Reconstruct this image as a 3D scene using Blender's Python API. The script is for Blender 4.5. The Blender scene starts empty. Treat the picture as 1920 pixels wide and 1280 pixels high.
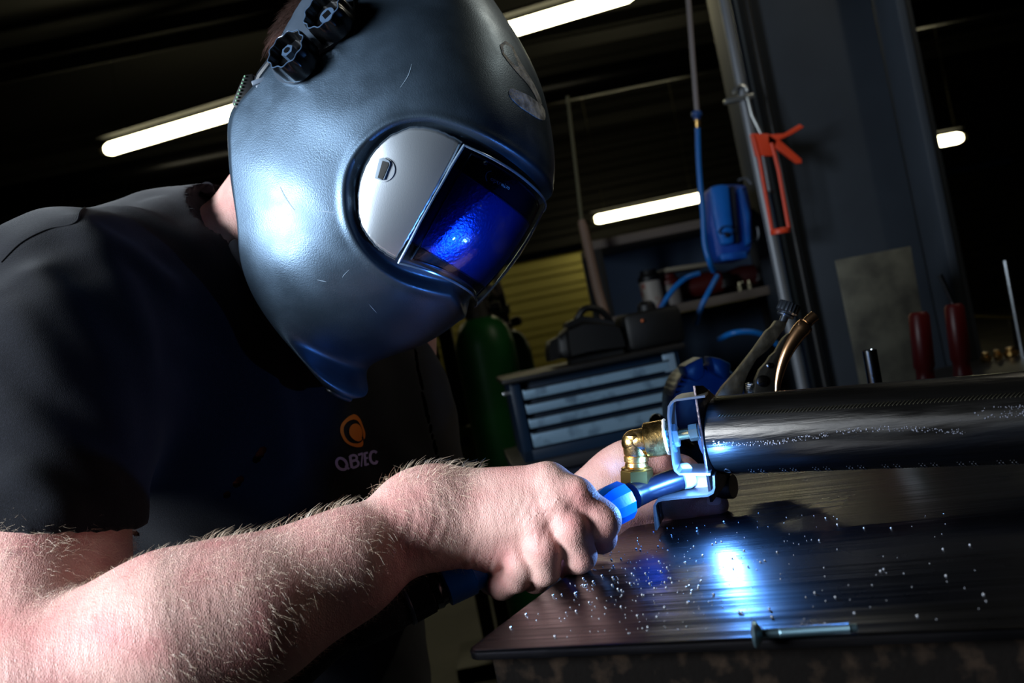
import bpy, bmesh, math, random
import numpy as np
from mathutils import Vector, Matrix
from mathutils.bvhtree import BVHTree
random.seed(7); np.random.seed(7)

# ---------------------------------------------------------------- camera
FPX = 1867.0                       # focal length in pixels of a 1920 px frame (35 mm)
ROLL = math.radians(11.5)
CAMZ = 1.06
CR, SR = math.cos(ROLL), math.sin(ROLL)
def V(cx, cy, cz):                 # direction in the level, untilted frame of the room
    return Vector((cx*CR - cy*SR, cz, -(cx*SR + cy*CR)))
def P(px, py, d):                  # the place at distance d (m) seen at a photo pixel
    k = d/FPX
    return Vector((0, 0, CAMZ)) + V((px-960)*k, (py-640)*k, d)
scene = bpy.context.scene
COL = scene.collection
cam_d = bpy.data.cameras.new('camera'); cam = bpy.data.objects.new('camera', cam_d); COL.objects.link(cam)
cam.matrix_world = Matrix(((CR, SR, 0, 0), (0, 0, -1, 0), (-SR, CR, 0, CAMZ), (0, 0, 0, 1)))
cam_d.lens = 35; cam_d.sensor_width = 36; cam_d.clip_start = .02; cam_d.clip_end = 60
cam_d.dof.use_dof = True; cam_d.dof.focus_distance = .72; cam_d.dof.aperture_fstop = 9
scene.camera = cam

# ---------------------------------------------------------------- world, lights, exposure
w = bpy.data.worlds.new('world'); scene.world = w; w.use_nodes = True
w.node_tree.nodes['Background'].inputs[0].default_value = (.35, .5, .8, 1)
w.node_tree.nodes['Background'].inputs[1].default_value = .0006
scene.view_settings.view_transform = 'Standard'
scene.view_settings.look = 'None'
scene.view_settings.exposure = 0
scene.view_settings.gamma = 1
scene.view_settings.use_curve_mapping = False
scene.cycles.max_bounces = 6
scene.cycles.sample_clamp_indirect = 6
scene.cycles.use_denoising = True

def light(name, kind, loc, energy, color, target=None, **kw):
    d = bpy.data.lights.new(name, kind); d.energy = energy; d.color = color
    for k, v in kw.items(): setattr(d, k, v)
    o = bpy.data.objects.new(name, d); COL.objects.link(o); o.location = loc
    if target is not None:
        o.rotation_euler = (Vector(target)-Vector(loc)).to_track_quat('-Z', 'Y').to_euler()
    return o
# photographer's strobe in a soft box, to the side of the welder
KEY = light('strobe', 'AREA', (-1.40, .0, 1.47), 17, (.80, .90, 1.0), target=(.36, .80, 1.04), shape='RECTANGLE', size=.6, size_y=.7, spread=math.radians(78))
# the welding arc itself, between nozzle and bracket
ARC_POS = P(1302, 890, .706)
ARC = light('welding_arc', 'POINT', ARC_POS, 1.5, (.10, .34, 1.0), shadow_soft_size=.004)
# added warm light behind and above the welder, for rims and paint mark
RIM_LIGHT = light('rim_light', 'AREA', (1.5, 1.7, 2.5), 6, (1.0, .93, .74), target=(.25, .75, 1.1), shape='RECTANGLE', size=1.2, size_y=.08)

# ---------------------------------------------------------------- materials
MATS = {}
def lin(c):
    return tuple(((x/255)/12.92 if x/255 <= .04045 else ((x/255+.055)/1.055)**2.4) for x in c)
def mat(name, rgb, rough=.5, metal=0, spec=.5, bump=None, var=None, coat=0, emit=None, trans=0, alpha=1, sheen=0, sss=0, rvar=None, ior=1.45, aniso=0):
    """rgb in 0..255 sRGB; bump=(scale,strength,dist,detail); var=(scale, rgb2, lo, hi)"""
    if name in MATS: return MATS[name]
    m = bpy.data.materials.new(name); m.use_nodes = True
    nt = m.node_tree; b = nt.nodes['Principled BSDF']; L = nt.links
    c = lin(rgb)+(1,)
    b.inputs['Base Color'].default_value = c; b.inputs['Roughness'].default_value = rough
    b.inputs['Metallic'].default_value = metal; b.inputs['Specular IOR Level'].default_value = spec
    b.inputs['Coat Weight'].default_value = coat; b.inputs['Transmission Weight'].default_value = trans
    b.inputs['IOR'].default_value = ior; b.inputs['Alpha'].default_value = alpha
    b.inputs['Anisotropic'].default_value = aniso
    if sheen: b.inputs['Sheen Weight'].default_value = sheen
    if sss:
        b.inputs['Subsurface Weight'].default_value = sss; b.inputs['Subsurface Scale'].default_value = .004
        b.inputs['Subsurface Radius'].default_value = (1, .35, .2)
    if emit:
        b.inputs['Emission Color'].default_value = lin(emit[0])+(1,); b.inputs['Emission Strength'].default_value = emit[1]
    tc = nt.nodes.new('ShaderNodeTexCoord')
    def noise(scale, detail=4, vec=None):
        n = nt.nodes.new('ShaderNodeTexNoise'); n.inputs['Scale'].default_value = scale; n.inputs['Detail'].default_value = detail
        mp = nt.nodes.new('ShaderNodeMapping'); q = vec or (1, 1, 1); mp.vector_type = 'TEXTURE'; mp.inputs['Scale'].default_value = [1/x for x in q[:3]]
        if len(q) > 3: mp.inputs['Rotation'].default_value = (0, 0, q[3])
        L.new(tc.outputs['Object'], mp.inputs[0]); L.new(mp.outputs[0], n.inputs['Vector'])
        return n
    if var:
        n = noise(var[0], 6, var[4] if len(var) > 4 else None)
        r = nt.nodes.new('ShaderNodeMapRange'); r.inputs[1].default_value = var[2]; r.inputs[2].default_value = var[3]
        mx = nt.nodes.new('ShaderNodeMix'); mx.data_type = 'RGBA'
        mx.inputs[6].default_value = c; mx.inputs[7].default_value = lin(var[1])+(1,)
        L.new(n.outputs[0], r.inputs[0]); L.new(r.outputs[0], mx.inputs[0]); L.new(mx.outputs[2], b.inputs['Base Color'])
    if rvar:
        n = noise(rvar[0], 6, rvar[3] if len(rvar) > 3 else None)
        r = nt.nodes.new('ShaderNodeMapRange'); r.inputs[1].default_value = .35; r.inputs[2].default_value = .65
        r.inputs[3].default_value = rvar[1]; r.inputs[4].default_value = rvar[2]
        L.new(n.outputs[0], r.inputs[0]); L.new(r.outputs[0], b.inputs['Roughness'])
    if bump:
        n = noise(bump[0], bump[3] if len(bump) > 3 else 3, bump[4] if len(bump) > 4 else None)
        bp = nt.nodes.new('ShaderNodeBump'); bp.inputs['Strength'].default_value = bump[1]; bp.inputs['Distance'].default_value = bump[2]
        L.new(n.outputs[0], bp.inputs['Height']); L.new(bp.outputs[0], b.inputs['Normal'])
    MATS[name] = m
    return m

# ---------------------------------------------------------------- mesh collector
class MB:
    def __init__(s): s.v = []; s.f = []
    def add(s, vs, fs):
        n = len(s.v); s.v += [tuple(v) for v in vs]; s.f += [tuple(i+n for i in f) for f in fs]; return s
    def box(s, c, size, rot=None, bev=0):
        c = Vector(c); R = rot or Matrix.Identity(3)
        bm = bmesh.new(); bmesh.ops.create_cube(bm, size=1)
        for v in bm.verts: v.co = Vector((v.co.x*size[0], v.co.y*size[1], v.co.z*size[2]))
        if bev: bmesh.ops.bevel(bm, geom=bm.edges[:], offset=bev, segments=2, affect='EDGES', profile=.5)
        s.bm(bm, c, R); return s
    def bm(s, bm, c=Vector((0, 0, 0)), R=None):
        R = R or Matrix.Identity(3); bm.verts.index_update()
        s.add([c+R@v.co for v in bm.verts], [[v.index for v in f.verts] for f in bm.faces]); bm.free(); return s
    def tube(s, pts, rad, seg=20, caps=True, flat=None):
        pts = [Vector(p) for p in pts]; n = len(pts)
        if not hasattr(rad, '__len__'): rad = [rad]*n
        t0 = (pts[1]-pts[0]).normalized()
        up = Vector((0, 0, 1)) if abs(t0.z) < .9 else Vector((1, 0, 0))
        if flat is not None: up = flat[0]
        vs = []; a = None
        for i in range(n):
            t = (pts[min(i+1, n-1)]-pts[max(i-1, 0)])
            t = t.normalized() if t.length > 1e-9 else t0
            if a is None: a = (up - t*up.dot(t)).normalized()
            else: a = (a - t*a.dot(t)).normalized()
            b = t.cross(a)
            fa = flat[1] if flat else 1
            for k in range(seg):
                th = 2*math.pi*k/seg
                vs.append(pts[i]+(a*math.cos(th)*fa+b*math.sin(th))*rad[i])
        fs = []
        for i in range(n-1):
            for k in range(seg):
                k2 = (k+1) % seg
                fs.append((i*seg+k, i*seg+k2, (i+1)*seg+k2, (i+1)*seg+k))
        if caps: fs += [tuple(range(seg))[::-1], tuple((n-1)*seg+k for k in range(seg))]
        return s.add(vs, fs)
    def lathe(s, o, ax, prof, seg=32, lob=None):
        """prof: (along axis, radius)"""
        o = Vector(o); ax = Vector(ax).normalized()
        up = Vector((0, 0, 1)) if abs(ax.z) < .9 else Vector((1, 0, 0))
        a = (up-ax*up.dot(ax)).normalized(); b = ax.cross(a); vs = []
        for h, r in prof:
            for k in range(seg):
                th = 2*math.pi*k/seg; rr = r*(lob(th, h) if lob else 1)
                vs.append(o+ax*h+(a*math.cos(th)+b*math.sin(th))*rr)
        fs = []
        for i in range(len(prof)-1):
            for k in range(seg):
                k2 = (k+1) % seg; fs.append((i*seg+k, i*seg+k2, (i+1)*seg+k2, (i+1)*seg+k))
        fs += [tuple(range(seg))[::-1], tuple((len(prof)-1)*seg+k for k in range(seg))]
        return s.add(vs, fs)
    def prism(s, poly, d, bev=0):
        """poly: list of 3D points (planar), d: vector"""
        d = Vector(d); bm = bmesh.new(); vs = [bm.verts.new(Vector(p)) for p in poly]
        f = bm.faces.new(vs); r = bmesh.ops.extrude_face_region(bm, geom=[f])
        for g in r['geom']:
            if isinstance(g, bmesh.types.BMVert): g.co += d
        bmesh.ops.recalc_face_normals(bm, faces=bm.faces[:])
        if bev: bmesh.ops.bevel(bm, geom=bm.edges[:], offset=bev, segments=2, affect='EDGES', profile=.5)
        return s.bm(bm)
    def strip(s, path, d, thick, up=None):
        """sheet metal bent along a 3D path (planar), extruded by vector d"""
        d = Vector(d); path = [Vector(p) for p in path]; n = len(path); dn = d.normalized(); A = []; B = []
        for i in range(n):
            t = (path[min(i+1, n-1)]-path[max(i-1, 0)]).normalized(); nn = t.cross(dn).normalized()
            A.append(path[i]+nn*thick/2); B.append(path[i]-nn*thick/2)
        vs = A+B+[p+d for p in A]+[p+d for p in B]; fs = []
        for i in range(n-1):
            fs += [(i, i+1, n+i+1, n+i), (2*n+i, 3*n+i, 3*n+i+1, 2*n+i+1), (i, 2*n+i, 2*n+i+1, i+1), (n+i, n+i+1, 3*n+i+1, 3*n+i)]
        fs += [(0, n, 3*n, 2*n), (n-1, 3*n-1, 4*n-1, 2*n-1)]
        return s.add(vs, fs)
    def ball(s, c, r, seg=16, sc=(1, 1, 1)):
        bm = bmesh.new(); bmesh.ops.create_uvsphere(bm, u_segments=seg, v_segments=seg//2+1, radius=r)
        for v in bm.verts: v.co = Vector((v.co.x*sc[0], v.co.y*sc[1], v.co.z*sc[2]))
        return s.bm(bm, Vector(c))
    def build(s, name, m, parent=None, smooth=35, fix=True, origin=None):
        me = bpy.data.meshes.new(name)
        vs = np.array(s.v, dtype=float)
        o = bpy.data.objects.new(name, me); COL.objects.link(o)
        org = Vector((0, 0, 0))
        if parent is None:
            org = Vector(((vs[:, 0].min()+vs[:, 0].max())/2, (vs[:, 1].min()+vs[:, 1].max())/2, vs[:, 2].min()))
            o.location = org
        else:
            pw = Vector((0, 0, 0)); q = parent
            while q: pw += q.location; q = q.parent
            org = pw; o.parent = parent
        vs = vs-np.array(org)
        me.from_pydata(vs.tolist(), [], s.f)
        if fix:
            bm = bmesh.new(); bm.from_mesh(me); bmesh.ops.recalc_face_normals(bm, faces=bm.faces[:]); bm.to_mesh(me); bm.free()
        if smooth:
            me.shade_smooth(); me.set_sharp_from_angle(angle=math.radians(smooth))
        me.materials.append(m); me.update()
        return o
def tag(o, label=None, cat=None, group=None, kind=None):
    if label: o['label'] = label
    if cat: o['category'] = cat
    if group: o['group'] = group
    if kind: o['kind'] = kind
    return o
def thing(name, loc, label, cat, group=None):
    o = bpy.data.objects.new(name, None); COL.objects.link(o); o.location = loc; o.empty_display_size = .05
    return tag(o, label, cat, group)
def rotm(x, y, z):
    return Matrix.Rotation(z, 3, 'Z') @ Matrix.Rotation(y, 3, 'Y') @ Matrix.Rotation(x, 3, 'X')
def frame(ax, up=(0, 0, 1)):       # matrix whose columns are x=ax, y, z~up
    x = Vector(ax).normalized(); u = Vector(up); y = u.cross(x).normalized(); z = x.cross(y)
    return Matrix((x, y, z)).transposed()
def catmull(pts, n=6, closed=False):
    pts = [Vector(p) for p in pts]; out = []; N = len(pts)
    rng = range(N if closed else N-1)
    for i in rng:
        g = (lambda j: pts[j % N]) if closed else (lambda j: pts[max(0, min(N-1, j))])
        p0, p1, p2, p3 = g(i-1), g(i), g(i+1), g(i+2)
        for k in range(n):
            t = k/n
            out.append(.5*((2*p1)+(p2-p0)*t+(2*p0-5*p1+4*p2-p3)*t*t+(3*p1-p0-3*p2+p3)*t**3))
    if not closed: out.append(pts[-1])
    return out
def grid_faces(nu, nv, close_u=False):
    fs = []
    for i in range(nu-1+(1 if close_u else 0)):
        for j in range(nv-1):
            a = i*nv+j; b = ((i+1) % nu)*nv+j; fs.append((a, a+1, b+1, b))
    return fs
def inpoly(x, y, poly):            # numpy even-odd
    poly = np.array(poly, float); n = len(poly); r = np.zeros(np.shape(x), bool)
    for i in range(n):
        x1, y1 = poly[i]; x2, y2 = poly[(i+1) % n]
        c = ((y1 > y) != (y2 > y)); xx = (x2-x1)*(y-y1)/((y2-y1) if y2 != y1 else 1e-9)+x1
        r ^= c & (x < xx)
    return r
def polydist(x, y, poly):
    poly = np.array(poly, float); n = len(poly); d = np.full(np.shape(x), 1e9)
    for i in range(n):
        a = poly[i]; b = poly[(i+1) % n]; e = b-a
        t = np.clip(((x-a[0])*e[0]+(y-a[1])*e[1])/(e@e+1e-12), 0, 1)
        d = np.minimum(d, np.hypot(x-a[0]-t*e[0], y-a[1]-t*e[1]))
    return d
def cr1(xs, ys, x):                # smooth 1-D interpolation, monotone-ish
    xs = np.array(xs, float); ys = np.array(ys, float)
    m = np.gradient(ys, xs); x = np.clip(x, xs[0], xs[-1]); i = np.clip(np.searchsorted(xs, x)-1, 0, len(xs)-2)
    h = xs[i+1]-xs[i]; t = (x-xs[i])/h
    return (2*t**3-3*t**2+1)*ys[i]+(t**3-2*t**2+t)*h*m[i]+(-2*t**3+3*t**2)*ys[i+1]+(t**3-t**2)*h*m[i+1]
def smooth_poly(pts, n=5):
    return [(p.x, p.y) for p in catmull([(a, b, 0) for a, b in pts], n, True)]
def cast(bvh, px, py, off=0.0):    # where the line of sight of a photo pixel meets a surface
    o = Vector((0, 0, CAMZ)); d = (P(px, py, 1)-o).normalized()
    loc, nor, idx, dist = bvh.ray_cast(o, d)
    if loc is None: return None
    if nor.dot(d) > 0: nor = -nor
    return loc+nor*off
# ================================================================ welding helmet
PSI = math.radians(32)
AI = math.radians(29)
ca, sa = math.cos(AI), math.sin(AI)
e_f = V(ca*math.cos(PSI), sa*math.cos(PSI), -math.sin(PSI))
e_w = V(sa, -ca, 0)
e_s = V(-ca*math.sin(PSI), -sa*math.sin(PSI), -math.cos(PSI))
C0 = P(729, 335, .865)
EF, EW, ES, C0n = (np.array(v) for v in (e_f, e_w, e_s, C0))
def topx(p):                       # world points (n,3) -> photo pixels
    p = p-np.array((0, 0, CAMZ)); x, d, z = p[..., 0], p[..., 1], p[..., 2]
    cx = x*CR - z*SR; cy = -(x*SR) - z*CR
    return 960+FPX*cx/d, 640+FPX*cy/d
def ab(px, py): return ca*px+sa*py, sa*px-ca*py
# rim (near side) and front outline in the helmet's own axes
RIM_B = [-329, -323, -315, -296, -278, -227, -152, -54, 36, 80, 110, 137, 212, 288, 350, 394, 440, 462, 475]
RIM_A = [890, 850, 812, 765, 722, 648, 593, 520, 478, 490, 497, 500, 500, 503, 520, 545, 585, 605, 625]
FR_B = [-329, -300, -251, -192, -121, -67, -44, 30, 120, 205, 281, 350, 394, 439, 460, 475]
FR_A = [905, 925, 945, 999, 1040, 1058, 1064, 1078, 1083, 1074, 1026, 961, 897, 815, 775, 735]
SW_B = [-329, -322, -310, -290, -250, -190, -120, -60, 60, 205, 281, 350, 394, 439, 460, 475]
SW = [.010, .023, .036, .050, .070, .092, .107, .116, .122, .119, .112, .098, .090, .078, .066, .054]
RR = .26                           # how far the sides run back behind the widest line
def sect(t):                       # t in [-1,1]: unit section, 0 = front, +1 = near rim
    th = t*math.radians(110)
    c, s = np.cos(th), np.sin(th)
    f = np.sign(c)*np.abs(c)**.86; sd = np.sign(s)*np.abs(s)**.86
    f = np.where(c < 0, c*RR/abs(math.cos(math.radians(110))), f)
    # the flange: last stretch turns in towards the neck
    q = np.clip((np.abs(t)-.83)/.17, 0, 1); q = q**1.25
    sd = sd*(1-.27*q)
    return f, sd
WB = np.linspace(-328, 474, 70)
ws = (WB-60)/FPX*.865
TT = np.linspace(-1, 1, 201)
U, SD = sect(TT)
f0 = np.zeros(70)-.03; FF = np.full(70, .1); S_ = cr1(SW_B, SW, WB)
for it in range(40):
    p = C0n+(f0[:, None]+FF[:, None]*U)[..., None]*EF+(S_[:, None]*SD)[..., None]*ES+ws[:, None, None]*EW
    px, py = topx(p); a, b = ab(px, py)
    i = a.argmax(1); k = np.arange(70); j = 120+a[:, 120:].argmin(1)
    dr = cr1(RIM_B, RIM_A, b[k, j])-a[k, j]
    df = cr1(FR_B, FR_A, b[k, i])-a[k, i]
    g = .0004
    f0 = f0+.5*g*dr; FF = FF+.5*g*(df-dr*.5)
    FF = np.clip(FF, .012, .3)
def smooth1(a, n=3):
    for _ in range(n):
        b = np.concatenate([[2*a[0]-a[1]], a, [2*a[-1]-a[-2]]]); a = .25*b[:-2]+.5*b[1:-1]+.25*b[2:]
    return a
f0 = smooth1(f0); FF = smooth1(FF)
def surf(w, t, off=0):             # helmet shell before the visor recess; arrays ok
    def raw(w, t):
        f_, F_, S2 = cr1(ws, f0, w), cr1(ws, FF, w), cr1(ws, S_, w)
        u, sd = sect(np.asarray(t, float))
        return C0n+(f_+F_*u)[..., None]*EF+(S2*sd)[..., None]*ES+np.asarray(w)[..., None]*EW
    w = np.asarray(w, float); t = np.asarray(t, float)
    p = raw(w, t)
    if np.ndim(off) == 0 and off == 0: return p
    e = .001
    wc = np.clip(w, ws[0]+e, ws[-1]-e); tc_ = np.clip(t, -1+e, 1-e)
    n = np.cross(raw(wc, tc_+e)-raw(wc, tc_-e), raw(wc+e, tc_)-raw(wc-e, tc_))
    n /= np.linalg.norm(n, axis=-1, keepdims=True)+1e-12
    n *= np.sign(((p-(C0n-EF*.03))*n).sum(-1, keepdims=True))
    return p+n*np.asarray(off)[..., None]
_gw, _gt = np.meshgrid(np.linspace(ws[0], ws[-1], 500), np.linspace(-.35, 1, 500), indexing='ij')
_gx, _gy = topx(surf(_gw, _gt))
_view = surf(_gw, _gt)
def inv(px, py):                   # photo pixel -> (w, t) on the side we see
    d = (_gx-px)**2+(_gy-py)**2
    m = d < (d.min()+16)
    dd = np.where(m, _view[..., 1], 9)+d*1e-4
    i = np.unravel_index(dd.argmin(), dd.shape); return _gw[i], _gt[i]
OUTER = smooth_poly([(648, 375), (651, 330), (668, 290), (700, 255), (742, 230), (790, 222), (835, 228), (900, 252), (965, 288), (1037, 341), (1150, 400), (1180, 500), (1060, 600), (892, 555), (850, 552), (800, 541), (750, 524), (710, 498), (677, 463), (655, 418)])
INNER = [(668, 375), (671, 340), (690, 297), (722, 260), (768, 238), (812, 241), (842, 252), (874, 268), (930, 297), (1004, 344)]
INNER_B = [(668, 375), (672, 405), (681, 432), (703, 461), (724, 477), (745, 491), (801, 514), (850, 530), (895, 538)]
def recess(w, t):                  # depth of the visor recess, the same on both sides
    p = surf(w, np.abs(t)); px, py = topx(p)
    d = polydist(px, py, OUTER); ins = inpoly(px, py, OUTER)
    x = np.clip(np.where(ins, d, -d)/16+.15, 0, 1)
    lip = np.exp(-((np.where(ins, d, -d)+5)/9)**2)*.0012
    return -(x*x*(3-2*x))*.008+lip
nw, ntt = 330, 440
gw = np.linspace(ws[0], ws[-1], nw)
gt = np.linspace(-1, 1, ntt)
GW, GT = np.meshgrid(gw, gt, indexing='ij')
shell_p = surf(GW, GT, recess(GW, GT))
# far-side points mirror near ones by construction
helmet = thing('welding_helmet', C0-e_w*.17, 'matte blue-grey welding helmet covering the whole head of the welder', 'helmet')
m_shell = mat('helmet_plastic', (76, 93, 110), metal=.82, rough=.50, spec=.5, bump=(900, .22, .0006, 2), rvar=(40, .36, .48))
sh = MB(); sh.add(shell_p.reshape(-1, 3), grid_faces(nw, ntt))
# crown cap closes the small hole above the last section
top = [Vector(p) for p in shell_p[-1]]
cc = sum(top, Vector())/len(top)+e_w*.004
n0 = len(sh.v); sh.v.append(tuple(cc)); base = (nw-1)*ntt
for k in range(ntt-1): sh.f.append((base+k, base+k+1, n0))
sh.f.append((base+ntt-1, base, n0))
shell = sh.build('shell', m_shell, helmet, smooth=60, fix=False)
sol = shell.modifiers.new('wall', 'SOLIDIFY'); sol.thickness = .0028
_f = sh.f[len(sh.f)//3]; _v = [Vector(sh.v[i]) for i in _f[:3]]
_nn = (_v[1]-_v[0]).cross(_v[2]-_v[0])
sol.offset = -1 if _nn.dot(_v[0]-C0) > 0 else 1
BV_SHELL = BVHTree.FromPolygons([tuple(v) for v in sh.v], sh.f)
# rolled rim all along the opening
rim_pts = [Vector(shell_p[k, -1]) for k in range(nw-1, 0, -3)]+[Vector(shell_p[0, k]) for k in range(ntt-1, -1, -6)]+[Vector(shell_p[k, 0]) for k in range(0, nw, 3)]
MB().tube(rim_pts, .0021, 10).build('rim', mat('helmet_rim', (40, 48, 56), rough=.3), helmet)

def px_patch(top, bot, off, nu=60, nv=50, thick=.0012):
    """patch on the shell between two photo outlines, as a thin shaped plate"""
    tp = catmull([(a, b, 0) for a, b in top], 12); bp = catmull([(a, b, 0) for a, b in bot], 12)
    def at(c, u):
        L = [0]
        for i in range(len(c)-1): L.append(L[-1]+(c[i+1]-c[i]).length)
        s = u*L[-1]; i = int(np.searchsorted(L, s)-1); i = max(0, min(len(c)-2, i)); q = (s-L[i])/max(1e-9, L[i+1]-L[i])
        return c[i].lerp(c[i+1], q)
    G = []
    for i in range(nu):
        A, B = at(tp, i/(nu-1)), at(bp, i/(nu-1))
        for j in range(nv):
            q = A.lerp(B, j/(nv-1)); G.append(inv(q.x, q.y))
    return G
# ---- window, symmetric about the helmet's middle
def edge_w(pts):                   # (w, t) samples of a photo outline
    return np.array([inv(*p) for p in pts])
TE = edge_w([(874, 270), (900, 283), (930, 299), (965, 320), (995, 338)])
BE = edge_w([(746, 492), (775, 505), (801, 514), (830, 524), (860, 533)])
LE = edge_w([(872, 270), (846, 312), (815, 365), (789, 414), (767, 457), (747, 493)])
w_top0 = TE[:, 0].mean(); w_bot0 = BE[:, 0].mean()
def fit_edge(E):                   # w as an even function of t
    A = np.stack([np.ones(len(E)), E[:, 1]**2], 1); return np.linalg.lstsq(A, E[:, 0], rcond=None)[0]
tt_, tb_ = fit_edge(TE), fit_edge(BE)
NU, NV = 90, 60
def window_grid(inset, off, nu=NU, nv=NV, bulge=0, tin=0.0):
    v = np.linspace(0, 1, nv)
    wl = tb_[0]+tb_[1]*LE[-1, 1]**2, tt_[0]+tt_[1]*LE[0, 1]**2
    tl = np.interp(v*(LE[0, 0]-LE[-1, 0])+LE[-1, 0], LE[::-1, 0], LE[::-1, 1])-tin
    T = np.linspace(1, -1, nu)[:, None]*tl[None, :]
    wt = tt_[0]+tt_[1]*T**2-inset; wb = tb_[0]+tb_[1]*T**2+inset
    W = wb+(wt-wb)*v[None, :]
    bo = bulge*(1-(np.abs(T)/tl[None, :])**2)*(1-(2*v[None, :]-1)**2)
    return surf(W, T, off+bo)
def fan(outline, bvh, off, rings=6, center=None, depth=.002):
    """plate with a photo outline lying on a surface: top face, skirt down to the surface"""
    oc = np.array(outline, float); c = np.array(center) if center is not None else oc.mean(0)
    m = MB(); n = len(oc); vs = []; ok = True
    for r in range(rings+1):
        s = r/rings
        for q in oc:
            x, y = c+(q-c)*s; h = cast(bvh, x, y, off)
            if h is None:
                for back in (.97, .94, .9, .85, .8, .7, .5):
                    x2, y2 = c+(q-c)*s*back; h = cast(bvh, x2, y2, off)
                    if h is not None: break
            vs.append(h)
    for q in oc:
        h = None
        for back in (1, .97, .94, .9, .85, .8, .7, .5):
            h = cast(bvh, *(c+(q-c)*back), off-depth)
            if h is not None: break
        vs.append(h)
    fs = []
    for r in range(rings+1):
        for k in range(n): fs.append((r*n+k, r*n+(k+1) % n, (r+1)*n+(k+1) % n, (r+1)*n+k))
    fs.append(tuple((rings+1)*n+k for k in range(n))[::-1])
    return m.add(vs, fs)
def ribbon(pts, wd, bvh, off, n=5, thick=.0003):
    """line of paint along photo points; wd = width in photo pixels"""
    pts = catmull([(a, b, 0) for a, b in pts], n); k = len(pts); vs = []; ok = []
    if not hasattr(wd, '__len__'): wd = [wd]*2
    for i, p in enumerate(pts):
        t = pts[min(i+1, k-1)]-pts[max(i-1, 0)]; t.normalize(); nn = Vector((-t.y, t.x, 0))
        ww = np.interp(i/(k-1), np.linspace(0, 1, len(wd)), wd)
        a = cast(bvh, p.x+nn.x*ww/2, p.y+nn.y*ww/2, off); b = cast(bvh, p.x-nn.x*ww/2, p.y-nn.y*ww/2, off)
        if a is None or b is None: continue
        vs += [a, b]
    fs = [(2*i, 2*i+1, 2*i+3, 2*i+2) for i in range(len(vs)//2-1)]
    return MB().add(vs, fs) if len(vs) >= 4 else MB()

def glass_mat(name, tint, gloss=1.0, rough=.03, bump=None):
    m = bpy.data.materials.new(name); m.use_nodes = True; nt = m.node_tree; nt.nodes.clear(); L = nt.links
    out = nt.nodes.new('ShaderNodeOutputMaterial'); mix = nt.nodes.new('ShaderNodeMixShader')
    tr = nt.nodes.new('ShaderNodeBsdfTransparent'); tr.inputs[0].default_value = tint+(1,)
    gl = nt.nodes.new('ShaderNodeBsdfGlossy'); gl.inputs['Roughness'].default_value = rough
    fr = nt.nodes.new('ShaderNodeFresnel'); fr.inputs[0].default_value = 1.55
    L.new(fr.outputs[0], mix.inputs[0]); L.new(tr.outputs[0], mix.inputs[1]); L.new(gl.outputs[0], mix.inputs[2]); L.new(mix.outputs[0], out.inputs[0])
    if bump:
        tc = nt.nodes.new('ShaderNodeTexCoord'); n = nt.nodes.new('ShaderNodeTexNoise'); n.inputs['Scale'].default_value = bump[0]
        bp = nt.nodes.new('ShaderNodeBump'); bp.inputs['Strength'].default_value = bump[1]; bp.inputs['Distance'].default_value = bump[2]
        L.new(tc.outputs['Object'], n.inputs['Vector']); L.new(n.outputs[0], bp.inputs['Height']); L.new(bp.outputs[0], gl.inputs['Normal']); L.new(bp.outputs[0], fr.inputs['Normal'])
    MATS[name] = m; return m
def tubering(name, g, r, m, parent):
    b = [Vector(p) for p in g[:, 0]]+[Vector(p) for p in g[-1, 1:-1]]+[Vector(p) for p in g[::-1, -1]]+[Vector(p) for p in g[0, ::-1][1:-1]]
    b.append(b[0]); b.append(b[1]); return MB().tube(b, r, 8, caps=False).build(name, m, parent)
# window: outer pane, dark filter cassette behind it, bright edge
g = window_grid(.0012, .0005, bulge=.004)
pane = MB().add(g.reshape(-1, 3), grid_faces(NU, NV)).build('visor_pane', glass_mat('visor_glass', (.80, .90, 1.0), rough=.10, bump=(260, .25, .0006)), helmet, smooth=60)
tubering('visor_edge', window_grid(.0012, .0004), .0011, mat('visor_edge', (150, 175, 200), rough=.2, metal=.6), helmet)
g2 = window_grid(.004, -.0055, tin=.035)
cass = MB().add(g2.reshape(-1, 3), grid_faces(NU, NV)).build('filter_cassette', mat('filter_black', (8, 14, 34), rough=.22, spec=.8), helmet, smooth=60)
tubering('cassette_edge', window_grid(.0045, -.0045, tin=.04), .0008, mat('cassette_edge', (60, 80, 110), rough=.25, metal=.7), cass)
# the dark filter glass, set a little lower than the cassette's top band
def filter_grid():
    v = np.linspace(0, 1, 40); T = np.linspace(.34, -.34, 60)[:, None]+0*v[None, :]
    W = (tb_[0]+.010)+(tt_[0]-tb_[0]-.034)*v[None, :]+0*T
    f = surf(W, T, -.0045); return f
fg = filter_grid()
m_filter = mat('filter_glass', (26, 84, 220), rough=.24, metal=.8, bump=(420, .5, .0008, 6), coat=.6)
MB().add(fg.reshape(-1, 3), grid_faces(60, 40)).build('filter_glass', m_filter, cass, smooth=60)
tubering('filter_edge', fg, .0007, mat('filter_edge', (20, 40, 90), rough=.25, metal=.5), cass)
BV_C = BVHTree.FromPolygons([tuple(v) for v in g2.reshape(-1, 3)], grid_faces(NU, NV))
def text_mesh(body, size):
    c = bpy.data.curves.new('t', 'FONT'); c.body = body; c.size = size; c.resolution_u = 3
    o = bpy.data.objects.new('t', c); COL.objects.link(o)
    dg = bpy.context.evaluated_depsgraph_get(); dg.update()
    me = bpy.data.meshes.new_from_object(o.evaluated_get(dg))
    vs = [v.co.copy() for v in me.vertices]; fs = [tuple(p.vertices) for p in me.polygons]
    bpy.data.objects.remove(o); bpy.data.curves.remove(c); bpy.data.meshes.remove(me); return vs, fs
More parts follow.
